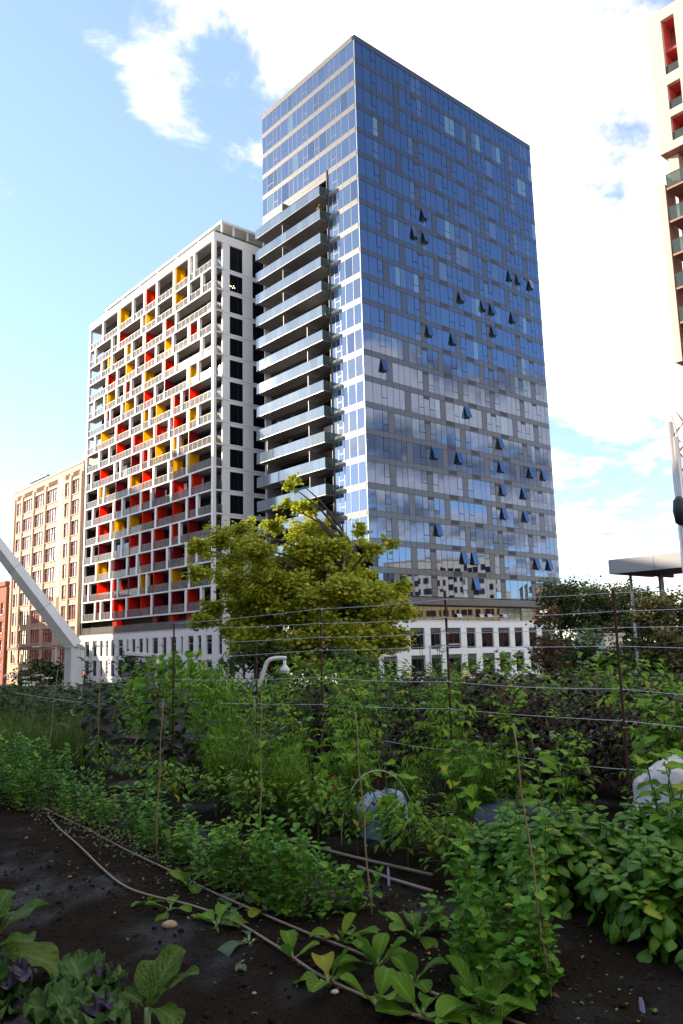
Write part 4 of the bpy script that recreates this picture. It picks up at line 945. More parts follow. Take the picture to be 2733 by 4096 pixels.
# ---- basil
BAS = [leaf_mesh('basil_leaf', L_bas, .118, .043, ovate, bend=b_, cup=c_, nu=6, nv=5, pet=.12, petw=.003, seed=50+i) for i, (b_, c_) in enumerate(((.9, -.5), (1.3, -.7), (.6, -.4)))]
BAST = leaf_geo(.105, .039, ovate, bend=.9, cup=-.5, nu=4, nv=3)
def basil(label, a_, b_, h, rad, n):
    t = thing('basil_plant', label, 'plant', spot(a_, b_), 0, 'basil bushes in the front bed'); st = MB(); its = []
    for k in range(n):
        an = random.random()*6.28; f = math.sqrt(random.random()); r1 = rad*f; hh = h*(1-.35*f*f)*random.uniform(.85, 1.08)
        tip = Vector((r1*math.cos(an), r1*math.sin(an), hh)); base = Vector((tip.x*.3, tip.y*.3, 0)); mid = base.lerp(tip, .55)+Vector((0, 0, .04))
        st.tube([base, mid, tip], [.005, .004, .003], 4, False)
        for q in range(6):
            z = 1-q*.11; p = mid.lerp(tip, (z-.45)/.55) if z > .45 else base.lerp(mid, z/.55)
            for s_ in (0, 3.14):
                az = an*0+q*1.57+s_+k; el = .75-q*.28+random.uniform(-.2, .2); sc = (.45, .8, 1.05, 1.15, 1.0, .9)[q]*random.uniform(.85, 1.15)
                if q < 3: put_leaf('leaf', random.choice(BAS), t, p, az, el, sc, random.uniform(-.3, .3))
                else: its.append((p+Vector((random.gauss(0,.03),random.gauss(0,.03),-.03*random.random())), mdir(az, el), sc, random.random()))
    for q in range(120):
        an = random.random()*6.28; r1 = rad*random.uniform(.5, 1.02); its.append((Vector((r1*math.cos(an), r1*math.sin(an), h*random.uniform(.06, .5))), mdir(an+random.gauss(0, .6), random.uniform(-1.1, 0)), random.uniform(.8, 1.25), random.random()))
    st.build('stem', L_stem, t); scatter('lower_foliage', BAST, its, L_bas, t, kind='stuff'); return t
basil('basil bush beside the leaning front stake, tallest of the front basil', 3.25, 4.45, 0.62, .30, 19)
basil('basil bush hanging over the dark soil, big puckered leaves', 2.55, 4.42, 0.50, .32, 20)
basil('basil bush cropped by the frame at mid height', 2.0, 4.55, 0.53, .34, 20)
basil('basil bush behind the puckered one, above it', 2.75, 4.95, 0.67, .32, 19)
basil('basil bush between the peppers and the stake', 3.65, 4.55, 0.52, .28, 17)
basil('basil bush at the frame edge under the eggplants', 2.1, 5.1, 0.69, .34, 19)
basil('basil bush in the row gap beside the front stake', 3.0, 4.75, 0.60, .32, 20)
basil('basil bush at the soil edge, lowest and darkest', 2.2, 4.3, 0.41, .32, 19)
basil('basil bush cropped at the frame edge, puckered top', 1.75, 4.35, 0.47, .34, 19)

# ---- eggplants
EGG = [leaf_mesh('eggplant_leaf', L_egg, .24, .066, heart, bend=b_, cup=.25, wave=.14, nw=2.2, nu=10, nv=5, pet=.24, petw=.004, seed=60+i, lobe=.10) for i, b_ in enumerate((.5, .9, 1.3))]
def eggplant(label, a_, b_, h, n, sc=1.0, leafset=None, stem=None, cat='eggplant', wide=.16):
    t = thing('eggplant', label, cat, spot(a_, b_), random.random()*6, 'eggplants in the second bed'); st = MB()
    ns = 3
    for q in range(ns):
        an = 6.28*q/ns+random.uniform(-.4, .4); hh = h*random.uniform(.72, 1.02) if q else h
        e = Vector((wide*math.cos(an), wide*math.sin(an), hh)); mid = Vector((e.x*.45+random.gauss(0, .02), e.y*.45+random.gauss(0, .02), hh*.5))
        st.tube([(0, 0, -.02), (e.x*.12, e.y*.12, hh*.2), mid, e.lerp(mid, .4)+Vector((random.gauss(0, .015), random.gauss(0, .015), 0)), e], [.010, .009, .007, .005, .003], 6)
        m_ = max(5, int(n*.55))
        for k in range(m_):
            f = .22+.78*k/(m_-1); p = Vector((0, 0, 0)).lerp(mid, f*2) if f < .5 else mid.lerp(e, f*2-1); az = 2.4*k+q+random.uniform(-.4, .4); el = -.25+1.0*(k/(m_-1))**2+random.uniform(-.25, .2)
            put_leaf('leaf', random.choice(leafset or EGG), t, p, az, el, sc*random.uniform(.7, 1.15)*(1-.4*(k/(m_-1))**3), random.uniform(-.4, .4))
    st.build('stem', stem or L_stem, t, True); return t
for lab, a_, b_, h, n, sc in (
    ('tall pale-stemmed eggplant beside the leaning front stake', 3.55, 5.0, 1.02, 18, 1.0), ('eggplant with wide leaves under the wires, above the basil', 2.95, 5.45, .95, 18, 1.15),
    ('eggplant at the frame edge with a raised pointed leaf', 2.45, 5.5, 1.05, 18, 1.15), ('eggplant cropped by the frame', 1.9, 5.45, .95, 18, 1.2), ('eggplant with drooping lower leaves by the low hoop', 4.35, 4.95, .78, 15, .95),
    ('eggplant behind the white hoop', 5.6, 4.95, .86, 15, 1.0), ('eggplant with bright top leaves past the hoop', 6.1, 4.95, .92, 15, 1.0), ('eggplant with bright crown before the yellow dill', 6.9, 4.85, .95, 15, 1.0), ('eggplant at the carrot bed end', 7.5, 5.0, .85, 14, 1.0), ('large-leafed plant inside the hoop', 5.05, 4.75, .62, 10, 1.2), ('eggplant low between the hoop and the pale-stemmed one', 4.0, 5.3, .7, 16, 1.05), ('eggplant in front of the tomato with three fruit', 6.5, 5.35, .85, 16, 1.0), ('eggplant in front of the second rusty post', 7.2, 5.45, .85, 16, 1.0), ('eggplant by the dark-leafed bushes', 8.2, 5.1, .9, 16, 1.0), ('eggplant under the burgundy bushes', 4.8, 5.5, .8, 16, 1.0), ('low eggplant over the dark soil before the tarp', 2.6, 5.05, .85, 18, 1.1)):
    eggplant(lab, a_, b_, h, n, sc)
OKR = [leaf_mesh('dark_leaf', L_okra, .22, .07, heart, bend=b_, cup=.2, wave=.1, nu=8, nv=5, pet=.25, petw=.004, seed=70+i) for i, b_ in enumerate((.6, 1.1))]
for lab, a_, b_, h in (('dark purple-leafed bush beside the white mast foot', 11.2, 5.0, 1.5), ('dark purple-leafed bush under the bean mound', 9.6, 5.2, 1.35), ('dark purple-leafed bush behind the fourth stake', 8.6, 4.9, 1.15), ('dark-leafed bush beside the tall grass', 10.4, 4.7, 1.25)):
    t = eggplant(lab, a_, b_, h, 32, 1.05, OKR, L_stemd, 'bush', .34); t.name = 'dark_leafed_bush'; t['group'] = 'dark-leafed bushes past the pea row'

# ---- peppers with red chilies
PEPT = leaf_geo(.075, .020, lance, bend=.8, cup=.2, nu=4, nv=3, pet=.15, petw=.002)
PEPM = [leaf_mesh('pepper_leaf', L_pep, .082, .021, lance, bend=.8, cup=.2, nu=4, nv=3, pet=.15, petw=.002)]
M_chili = mat('red_chili', (.36, .012, .008), .3, spec=.6); M_chilid = mat('dark_chili', (.12, .012, .012), .3)
def pepper(label, a_, b_, h, rad, n, chil):
    t = thing('pepper_plant', label, 'plant', spot(a_, b_), 0, 'chili peppers in the front bed'); its = []; st = MB()
    st.tube([(0, 0, -.02), (0, 0, h*.5)], [.008, .006], 6)
    for k in range(n):
        an = random.random()*6.28; f = random.random()**.6; r1 = rad*f; p = Vector((r1*math.cos(an), r1*math.sin(an), h*(.25+.75*random.random()**.7*(1-.3*f))))
        if k % 9 == 0: st.tube([(0, 0, h*.3), p*.6+Vector((0, 0, h*.15)), p], [.004, .003, .002], 4, False)
        el = random.uniform(-.7, .5)
        if p.z > h*.66 and k % 2: put_leaf('leaf', PEPM[0], t, p, an+random.uniform(-1, 1), el, random.uniform(.8, 1.2))
        else: its.append((p, mdir(an+random.uniform(-1, 1), el), random.uniform(.7, 1.2), random.random()))
    st.build('stem', L_stem, t); scatter('lower_foliage', PEPT, its, L_pep, t, kind='stuff')
    for k in range(chil):
        an = random.random()*6.28; p = Vector((rad*.7*math.cos(an), rad*.7*math.sin(an), h*random.uniform(.7, 1.0))); d = Vector((random.gauss(0, .012), random.gauss(0, .012), random.choice((.055, .06, -.05))))
        MB().tube([p, p+d*.5, p+d*.85, p+d], [.0055, .005, .0035, .001], 6).build('chili', M_chili if k % 2 else M_chilid, t, True)
    return t
for lab, a_, b_, h, rad, n, c_ in (
    ('pepper plant with one upright red chili before the blue bag', 4.95, 4.35, .56, .24, 150, 4), ('pepper plant with chilies beside the second stake', 4.4, 4.35, .52, .24, 150, 5), ('pepper plant between stake and basil, few red chilies', 3.95, 4.35, .50, .22, 150, 4),
    ('pepper plant with chilies ahead of the carrots', 5.5, 4.4, .52, .24, 150, 4), ('dark pepper plant by the third stake', 6.2, 4.3, .5, .24, 130, 4), ('dark pepper plant with chilies by the fourth stake', 7.1, 4.4, .55, .26, 130, 5), ('dark pepper plant past the fourth stake', 7.9, 4.3, .55, .26, 130, 4), ('dark pepper plant with several chilies under the purple bush', 9.0, 4.5, .6, .28, 130, 6), ('pepper plant hidden behind the second stake', 4.6, 4.6, .55, .26, 150, 3), ('pepper plant between hoop and third stake', 5.8, 4.65, .55, .26, 150, 3), ('dark pepper plant behind the third stake', 6.6, 4.45, .55, .26, 140, 4), ('dark pepper plant between the fourth stake and the peas', 7.5, 4.15, .5, .26, 130, 3), ('far dark pepper plant by the grass', 9.8, 4.4, .65, .3, 130, 3)):
    pepper(lab, a_, b_, h, rad, n, c_)

# ---- feathery carrot and fennel tops
FEA = (np.array([(0, 0, 0), (.004, .03, .002), (0, .06, 0), (-.004, .03, .002)])*1.0, np.array([(0, 1, 2, 3)]), np.array([(.5, 0), (1, .5), (.5, 1), (0, .5)]))
def feathery(name, label, cat, a_, b_, h, rad, fr, m=None, group=None):
    t = thing(name, label, cat, spot(a_, b_), 0, group); its = []; st = MB()
    for k in range(fr):
        an = random.random()*6.28; lean = random.uniform(.1, .9)*rad; hh = h*random.uniform(.55, 1.05)
        p0 = Vector((random.gauss(0, .04), random.gauss(0, .04), 0)); p2 = Vector((lean*math.cos(an), lean*math.sin(an), hh)); p1 = Vector((p2.x*.35, p2.y*.35, hh*.6))
        st.tube([p0, p1, p2], [.003, .0024, .001], 3, False)
        for q in range(26):
            f = .25+.75*random.random(); p = p0.lerp(p1, f*2) if f < .5 else p1.lerp(p2, f*2-1)
            its.append((p+Vector((random.gauss(0, .025), random.gauss(0, .025), random.gauss(0, .02))), mdir(random.random()*6.28, random.uniform(-.4, 1.1)), random.uniform(.7, 1.5), random.random()))
    st.build('stalk', L_stem, t); scatter('fronds', FEA, its, m or L_feath, t, smooth=False, kind='stuff'); return t
for k, (lab, a_, b_, h, r) in enumerate((('feathery carrot tops beside the third stake', 6.5, 4.75, .62, .3), ('feathery carrot tops behind the third stake', 6.9, 5.1, .7, .3), ('feathery carrot tops before the yellow umbel', 7.3, 4.6, .65, .3), ('feathery carrot tops between stakes three and four', 6.0, 4.6, .6, .28), ('feathery carrot tops near the fourth stake', 7.9, 4.9, .72, .32), ('feathery carrot tops deepest in the bed', 8.4, 5.2, .8, .32), ('pale feathery tops ahead of the bean mound', 9.0, 5.5, .9, .32), ('feathery tops at the tomato row foot', 5.4, 5.4, .6, .28), ('sparse feathery tops beside the leaning wires', 4.6, 5.5, .7, .26), ('feathery tops in the middle of the second bed', 7.0, 4.75, .75, .34), ('tall feathery tops before the gooseneck foot', 8.6, 5.6, 1.0, .36), ('feathery tops before the third rusty post', 5.8, 5.1, .75, .3), ('feathery tops beside the dark row cover', 5.0, 5.75, .8, .3))):
    feathery('carrot_plant', lab, 'plant', a_, b_, h, r, 55, None, 'carrot tops in the second bed')
# ---- dill and fennel in flower
def dill(label, a_, b_, h, umb, tilt=.12):
    t = thing('dill_plant', label, 'plant', spot(a_, b_), random.random()*6, 'flowering dill behind the tomatoes'); st = MB(); its = []; fe = []
    for k in range(umb):
        an = 6.28*k/umb+random.random(); top = Vector((tilt*h*math.cos(an)*random.uniform(.3, 1.2), tilt*h*math.sin(an)*random.uniform(.3, 1.2), h*random.uniform(.8, 1.0) if k else h))
        st.tube([(0, 0, 0), (top.x*.3, top.y*.3, h*.5), top], [.006, .004, .003], 5, False)
        ru = random.uniform(.07, .13)
        for q in range(22):
            a2 = random.random()*6.28; rr_ = ru*math.sqrt(random.random()); e = top+Vector((rr_*math.cos(a2), rr_*math.sin(a2), .06-rr_*.25))
            st.tube([top, e], [.0012, .0008], 3, False)
            for w in range(7): its.append((e+Vector((random.gauss(0, .012), random.gauss(0, .012), random.gauss(0, .004))), mdir(random.random()*6.28, random.uniform(-.2, .4)), .22, random.random()))
        for q in range(30):
            f = random.random(); fe.append((Vector((top.x*f*.7, top.y*f*.7, h*f*.8))+Vector((random.gauss(0, .05), random.gauss(0, .05), 0)), mdir(random.random()*6.28, random.uniform(-.2, 1)), random.uniform(.8, 1.6), random.random()))
    st.build('stalk', L_stem, t); scatter('umbel', (FEA[0]*np.array([2.2, 1, 1]), FEA[1], FEA[2]), its, L_umb, t, smooth=False, kind='stuff'); scatter('fronds', FEA, fe, L_feath, t, smooth=False, kind='stuff'); return t
for lab, a_, b_, h, u in (
    ('dill with yellow umbels under the white gooseneck lamp', 9.2, 7.2, 1.52, 4), ('dill with a wide pale umbel right beside the gooseneck', 8.9, 7.0, 1.36, 3), ('tall dill beside the second rusty post', 8.3, 7.2, 1.58, 5), ('dill with brown seeding umbels past the second rusty post', 8.0, 7.4, 1.45, 4), ('dill with flat umbels over the tomatoes', 7.6, 7.2, 1.5, 4), ('short dill deep in the tomatoes', 8.5, 6.6, 1.12, 3),
    ('tall thin fennel before the white podium', 6.2, 6.6, 1.75, 3), ('fennel with a bright umbel beside the third rusty post', 6.5, 6.9, 1.72, 3), ('dill with umbels above the bean mound', 11.0, 5.9, 1.72, 3), ('dill umbel before the mast foot', 14.0, 6.0, 1.75, 4), ('dill umbel over the carrot tops', 6.6, 4.95, 1.0, 1)):
    dill(lab, a_, b_, h, u)

# ---- tomatoes on the wires
def comp_leaf(seed):
    V = []; F = []; U = []
    rr = random.Random(seed)
    for (x, y, az, s_) in ((0, .10, 0, 1.25), (.012, .085, -.8, 1), (-.012, .085, .8, 1), (.01, .05, -1.0, .9), (-.01, .05, 1.0, .9), (.006, .02, -1.1, .5), (-.006, .02, 1.1, .5)):
        v, f, u = leaf_geo(.075*s_, .017*s_, lance, bend=rr.uniform(.6, 1.4), cup=.3, nu=3, nv=3); c_, s2 = math.cos(az), math.sin(az); n0 = sum(len(q) for q in V)
        v2 = np.stack([v[:, 0]*c_-v[:, 1]*s2+x, v[:, 0]*s2+v[:, 1]*c_+y, v[:, 2]-abs(az)*.008], 1); V.append(v2); F.append(f+n0); U.append(u)
    return np.concatenate(V), np.concatenate(F), np.concatenate(U)
TOMG = [comp_leaf(i) for i in range(3)]; TOM = [mk('tomato_leaf', V, F, L_tom, True, U) for V, F, U in TOMG]
M_gtom = mat('green_tomato', (.22, .30, .14), .25, spec=.6)
def tomato(label, a_, b_, h, n, fruit, sc=1.0, wid=.26):
    t = thing('tomato_plant', label, 'plant', spot(a_, b_), 0, 'tomatoes tied to the wires'); st = MB(); its = []
    for s_ in range(4):
        dx, dy = random.gauss(0, wid*.5), random.gauss(0, wid*.5); hh = h*random.uniform(.75, 1.04); pts = [Vector((dx*.2, dy*.2, 0)), Vector((dx*.7, dy*.7, hh*.5)), Vector((dx, dy, hh))]
        st.tube(pts, [.008, .006, .003], 5, False)
        for q in range(n//4):
            f = .22+.78*(q+random.random())/(n/4); f = min(f, 1); p = pts[0].lerp(pts[1], f*2) if f < .5 else pts[1].lerp(pts[2], f*2-1)
            az = q*2.4+s_; el = random.uniform(-.5, .5)+(.5 if f > .9 else 0)
            if f > .55: put_leaf('leaf', random.choice(TOM), t, p, az, el, sc*random.uniform(.8, 1.3))
            else: its.append((p, mdir(az, el), sc*random.uniform(.8, 1.3), random.random()))
    st.build('stem', L_stem, t, True); scatter('lower_foliage', TOMG[0], its, L_tom, t, kind='stuff')
    for k in range(fruit):
        mb = MB().lathe([(.004, -.030), (.024, -.02), (.034, 0), (.026, .018), (.008, .024)], 10, (random.gauss(0, .12), random.gauss(0, .12), h*random.uniform(.45, .8))); mb.build('tomato', M_gtom, t, True)
    return t
for lab, a_, b_, h, n, f in (
    ('tomato plant with curled leaves at the frame edge', 2.6, 6.5, 1.15, 60, 1), ('tomato plant behind the white tarp', 3.5, 6.4, 1.25, 60, 1), ('tomato plant tied beside the fourth rusty post, bare stems showing', 4.1, 6.05, 1.05, 48, 2), ('tomato plant before the burgundy hedge with green fruit', 4.75, 6.1, 1.2, 56, 4), ('tomato plant beside the third rusty post', 5.4, 6.1, 1.42, 70, 1),
    ('tomato plant hanging thick past the third rusty post', 6.0, 6.1, 1.4, 76, 1), ('tomato plant with three big green fruit', 6.7, 6.0, 1.25, 70, 4), ('tomato plant beside the second rusty post', 7.3, 6.1, 1.3, 70, 2), ('tomato plant with a white-green fruit before the dill', 8.0, 6.0, 1.15, 60, 2), ('tomato plant near the gooseneck foot', 8.8, 6.0, 1.2, 60, 1), ('tomato plant beside the bean mound', 9.6, 6.1, 1.3, 60, 2), ('tomato plant behind the second row, thin top', 6.4, 6.9, 1.35, 56, 0), ('tomato plant behind the second row, low', 7.6, 6.7, 1.2, 56, 0)):
    tomato(lab, a_, b_, h, n, f)

# ---- pole beans
BEAN = [leaf_mesh('bean_leaf', L_bean, .13, .052, heart, bend=b_, cup=.15, wave=.06, nu=6, nv=5, seed=80+i) for i, b_ in enumerate((.5, .9))]
BEANT = leaf_geo(.12, .048, heart, bend=.7, cup=.15, nu=3, nv=3)
bn = thing('pole_bean', 'dense mound of climbing pole beans with broad leaves on the wires', 'plant', spot(11.2, 6.35)); its = []; st = MB()
cnt = 0
for k in range(950):
    u = random.uniform(-1, 1); v_ = random.gauss(0, .28); top = 1.66*(1-.30*abs(u)**2.2)*(1-.10*(u < -.2)); z = top*(random.random()**.62)
    p = AY*(u*1.45)+BX*(v_*.8)+Vector((0, 0, max(.1, z)))
    az = math.atan2(-BX.y, -BX.x)+random.gauss(0, .9); el = random.uniform(-.9, .15)
    if v_ < .05 and cnt < 280: put_leaf('leaf', random.choice(BEAN), bn, p, az, el, random.uniform(.8, 1.25)); cnt += 1
    else: its.append((p, mdir(az, el), random.uniform(.8, 1.2), random.random()))
for k in range(14):
    u = -1.4+.2*k; st.tube([AY*u, AY*(u+.05)+Vector((0, 0, .8)), AY*(u-.04)+Vector((0, 0, 1.4))], .005, 4, False)
scatter('inner_foliage', BEANT, its, L_bean, bn, kind='stuff'); st.build('vine', L_stem, bn)
# cucumber vine on the far wire
cu = thing('cucumber_vine', 'yellowing cucumber vine climbing a far rusty post at the frame edge', 'plant', spot(14.6, 4.2)); L_cuc = leafmat('cucumber_leaf', (.10, .15, .045), (.22, .24, .11), .5, .4, .2); CUC = leaf_mesh('cucumber_leaf', L_cuc, .16, .08, heart, bend=.7, wave=.12, nu=6, nv=5)
st = MB().tube([(0, 0, 0), (.05, 0, 1.0), (0, .05, 2.2)], .006, 4)
for k in range(80): z = random.uniform(.5, 2.25); put_leaf('leaf', CUC, cu, (random.gauss(0, .18), random.gauss(0, .18), z), random.random()*6.28, random.uniform(-1.0, .1), random.uniform(.6, 1.2))
st.build('vine', L_stem, cu)
# tall grass and white flowers
GR = leaf_geo(1.0, .006, lambda t: max(.05, 1-t), bend=.7, nu=5, nv=2); 
for lab, a_, b_, n, s_ in (('tall feathery grass clump at the frame edge', 11.6, 4.15, 240, 1.15), ('tall grass clump behind the sixth stake', 11.9, 4.75, 240, 1.1), ('tall pale grass clump below the cucumber vine', 12.9, 4.3, 260, 1.25), ('tall grass clump before the white mast', 12.8, 5.3, 220, 1.2)):
    t = thing('grass_clump', lab, 'grass', spot(a_, b_), 0, 'tall grass beyond the peas')
    scatter('blades', GR, [(Vector((random.gauss(0, .18), random.gauss(0, .18), 0)), mdir(random.random()*6.28, random.uniform(1.0, 1.5)), s_*random.uniform(.6, 1.1), random.random()) for k in range(n)], L_grass, t, kind='stuff')
wf = thing('white_flower_plant', 'cluster of small white flower heads behind the tall grass', 'flower', spot(14.2, 5.0)); st = MB(); fl = MB()
for k in range(11):
    p = Vector((random.gauss(0, .22), random.gauss(0, .22), random.uniform(1.1, 1.4))); st.tube([(p.x*.3, p.y*.3, 0), p], .004, 4, False)
    for q in range(16):
        c_ = p+Vector((random.gauss(0, .035), random.gauss(0, .035), random.gauss(0, .008))); fl.box(c_.x-.007, c_.x+.007, c_.y-.007, c_.y+.007, c_.z-.003, c_.z+.003, rot=(random.random(), random.random(), 0))
st.build('stalk', L_stem, wf); fl.build('flower_heads', mat('white_petal', (.7, .7, .68), .6), wf)

# burgundy hedge and other bushes behind the wires
SHT = leaf_geo(.085, .03, ovate, bend=.7, cup=.2, nu=3, nv=3)
def bush(name, label, cat, a_, b_, h, rx, ry, n, m, tm=SHT, sc=1.0, group=None, el=(-.6, .7)):
    t = thing(name, label, cat, spot(a_, b_), PSI, group); its = []; st = MB()
    for k in range(n):
        d = Vector((random.gauss(0, 1), random.gauss(0, 1), random.gauss(0, 1))).normalized()*random.random()**.35
        bumps = 1+.22*mnoise.noise(Vector((d.x*2.3+a_, d.y*2.3, d.z*2.3)))
        p = Vector((d.x*rx*bumps, d.y*ry*bumps, h*.52+d.z*h*.52*bumps)); p.z = max(p.z, .04)
        its.append((p, mdir(math.atan2(d.y, d.x)+random.gauss(0, .7), random.uniform(*el)), sc*random.uniform(.7, 1.3), random.random()))
    for k in range(10):
        an = 6.28*k/10; st.tube([(0, 0, 0), (rx*.35*math.cos(an), ry*.35*math.sin(an), h*.45), (rx*.7*math.cos(an), ry*.7*math.sin(an), h*.85)], [.012, .008, .003], 5, False)
    st.build('stem', L_stemd, t); scatter('foliage', tm, its, m, t, kind='stuff'); return t
for lab, a_, b_, h in (('burgundy bush behind the third rusty post', 6.6, 7.9, 1.32), ('burgundy bush midway along the dark hedge', 5.5, 7.9, 1.22), ('burgundy bush behind the fourth rusty post', 4.4, 7.8, 1.12), ('burgundy bush above the gooseneck foot', 9.3, 7.6, 1.12), ('burgundy bush behind the tarp', 3.6, 7.9, 1.1), ('burgundy bush deep behind the dill', 7.8, 8.1, 1.28)):
    bush('burgundy_bush', lab, 'bush', a_, b_, h, .65, .75, 1500, L_shiso, group='burgundy hedge behind the tomatoes')
SWT = leaf_geo(.13, .055, heart, bend=.7, cup=.2, wave=.1, nu=4, nv=3)
for lab, a_, b_, h in (('bright leafy bush beyond the fourth rusty post', 3.4, 6.9, 1.28), ('bright leafy bush at the frame edge under the lowest wire', 2.7, 6.7, 1.3), ('bright leafy bush cropped by the frame over the tarp', 2.0, 6.4, 1.3)):
    bush('leafy_bush', lab, 'bush', a_, b_, h, .5, .55, 420, L_egg, SWT, 1.0, 'leafy bushes behind the wires', (-.4, .4))
for lab, a_, b_, h in (('green hedge plant behind the dill', 9.6, 8.6, 1.5), ('green hedge plant behind the gooseneck', 10.8, 8.4, 1.5), ('green hedge plant beside the bean mound', 12.6, 7.6, 1.35), ('green hedge plant near the mast', 14.2, 7.4, 1.2), ('green hedge plant behind the burgundy hedge', 7.4, 9.2, 1.5), ('green hedge plant in the hedge gap', 5.6, 9.4, 1.45)):
    bush('hedge_plant', lab, 'bush', a_, b_, h, .8, .95, 1300, L_tom, SHT, 1.1, 'green hedge at the garden edge')
# ================================================================== stakes, posts, wires
M_bamboo = mat('bamboo', (.34, .24, .13), .6, noise=(18, .7)); M_rust = mat('rusty_steel', (.085, .030, .022), .8, noise=(30, .55))
def stake(label, a_, b_, h, lean=(0, 0)):
    p = spot(a_, b_); mb = MB(); pts = []; rad = []
    for k in range(9):
        f = k/8; pts.append((lean[0]*f+.006*math.sin(k*1.9), lean[1]*f, -.05+f*(h+.05))); rad.append(.0062-.0025*f)
    mb.tube(pts, rad, 7)
    for k in range(1, 6): f = k/6; mb.tube([(lean[0]*f, lean[1]*f, f*h-.004), (lean[0]*f, lean[1]*f, f*h+.004)], .0072-.0025*f, 7)
    return mb.build('bamboo_stake', M_bamboo, None, True, loc=p, label=label, cat='stake', group='bamboo stakes along the pea row')
stake('bamboo stake closest to the picture bottom, leaning beside the tall pea clump', 2.43, 3.29, 1.22, (-.10, .02))
stake('bamboo stake rising in front of the blue bag and hoop', 3.8, 3.44, 1.18, (-.07, .02)); stake('bamboo stake before the gooseneck lamp', 4.84, 3.35, 1.28, (.02, .0))
stake('bamboo stake below the bean mound', 6.19, 3.27, 1.24, (.04, .02)); stake('straight bamboo stake under the white mast', 9.93, 4.43, 1.32, (.0, 0)); stake('bamboo stake at the tall grass edge', 10.13, 3.84, 1.42, (.12, 0)); stake('bamboo stake at the left frame edge in the grass', 11.2, 3.5, 1.5, (.03, 0))
def post(label, a_, b_, h, lean=0.0):
    p = spot(a_, b_); mb = MB()
    mb.box(-.0095, -.0055, -.0095, .0095, -.1, h).box(-.0055, .0095, -.0095, -.0055, -.1, h)      # angle-iron
    for k in range(10): mb.box(-.011, .011, -.0115, -.0097, .3+k*.17, .31+k*.17)
    o = mb.build('rusty_post', M_rust, None, loc=p, rot=(0, lean, PSI+.4), label=label, cat='post', group='rusty angle-iron posts carrying the wires'); return o
PST = [(3.56, 6.0, 2.02), (5.41, 6.0, 2.10), (7.38, 6.0, 2.10), (10.87, 6.0, 2.03)]
post('rusty post behind the white tarp and eggplants', *PST[0], -.015); post('rusty post before the white podium windows, tallest in view', *PST[1], .0); post('rusty post in front of the maple', *PST[2], .0); post('rusty post in the bean mound', *PST[3], .0)
post('short rusty post at the bean mound edge', 9.0, 6.2, 1.68, .0); post('rusty post behind the tall grass with the cucumber vine', 14.6, 4.1, 2.3, .03); post('rusty post out of frame at the row end', 1.7, 6.0, 2.02, 0)
M_wire = mat('pale_blue_twine', (.70, .76, .90), .5)
def wire(label, zs, a_list, b_=6.0, r=.0026, sag=.0):
    mb = MB(); P_ = [frame(a_, b_)+Vector((0, 0, z)) for a_, z in zip(a_list, zs)]; pts = []
    for p, q in zip(P_[:-1], P_[1:]):
        for k in range(8): f = k/8; pts.append(p.lerp(q, f)-Vector((0, 0, sag*4*f*(1-f))))
    pts.append(P_[-1]); mb.tube(pts, r, 5)
    for p in P_[1:-1]:
        mb.tube([p+Vector((-.02, 0, .012)), p+Vector((.0, -.024, 0)), p+Vector((.022, 0, -.01))], .004, 4)
    return mb.build('wire', M_wire, None, True, label=label, cat='wire', group='twine lines strung between the rusty posts')
AL = [10.87, 7.38, 5.41, 3.56, 1.7]
wire('topmost twine line between the posts, crossing the sky beside the tower', [2.02, 2.06, 2.05, 1.99, 1.98], AL, sag=.012); wire('second twine line from the top', [1.94, 1.89, 1.87, 1.84, 1.84], AL, sag=.012); wire('third twine line from the top', [1.72, 1.73, 1.72, 1.71, 1.69], AL, sag=.01)
wire('fourth twine line, just above the gooseneck bend', [1.50, 1.58, 1.59, 1.56, 1.50], AL, sag=.008); wire('fifth twine line passing below the gooseneck lamp head', [1.20, 1.27, 1.25, 1.22, 1.16], AL, sag=.02); wire('lowest twine line in the tomato tops', [.88, .96, .99, .97, .92], AL, sag=.01)
wire('twine at tomato stem height', [.62, .62, .60], [6.4, 5.0, 3.3], 6.05, .0026, .03)
wire('twine line from the cucumber post to the grass', [2.05, 2.0], [17.5, 14.6], 4.1); wire('low twine line through the grass towards the beans', [.98, .92, .9], [14.6, 12.4, 10.9], 4.9)

M_gr = mat('grey_steel', (.40, .40, .43), .5, .2, noise=(1.5, .9)); M_und = mat('dark_underside', (.06, .06, .07), .8)
# ================================================================== white gooseneck lamp
M_wpaint = mat('white_paint', (.72, .72, .74), .45, noise=(1.6, .86))
d0 = Vector((-.1077, .9942, 0))*11.0; d1 = Vector((-.0959, .9954, 0))*11.0; d2 = Vector((-.081, .9967, 0))*11.0
gn = thing('gooseneck_lamp', 'white gooseneck pipe lamp with a bell head rising from the dill', 'lamp', (d0.x-.02, d0.y, 0)); o0 = Vector((d0.x-.02, d0.y, 0))
pts = [Vector((0, 0, 0)), Vector((0, 0, .85)), Vector((0.0, 0, 1.05)), d0+Vector((.045, 0, 1.18))-o0, d1+Vector((-.01, 0, 1.40))-o0, d1+Vector((.045, 0, 1.465))-o0, d2+Vector((-.03, 0, 1.485))-o0, d2+Vector((.10, 0, 1.482))-o0]
out = []
for i in range(len(pts)-1):
    p0, p1, p2, p3 = pts[max(0, i-1)], pts[i], pts[i+1], pts[min(len(pts)-1, i+2)]
    for q in range(6): t = q/6; out.append(.5*((2*p1)+(p2-p0)*t+(2*p0-5*p1+4*p2-p3)*t*t+(3*p1-p0-3*p2+p3)*t**3))
out.append(pts[-1]); MB().tube(out, .028, 12).build('pole', M_wpaint, gn, True)
hp = d2+Vector((.075, 0, 1.46))-o0
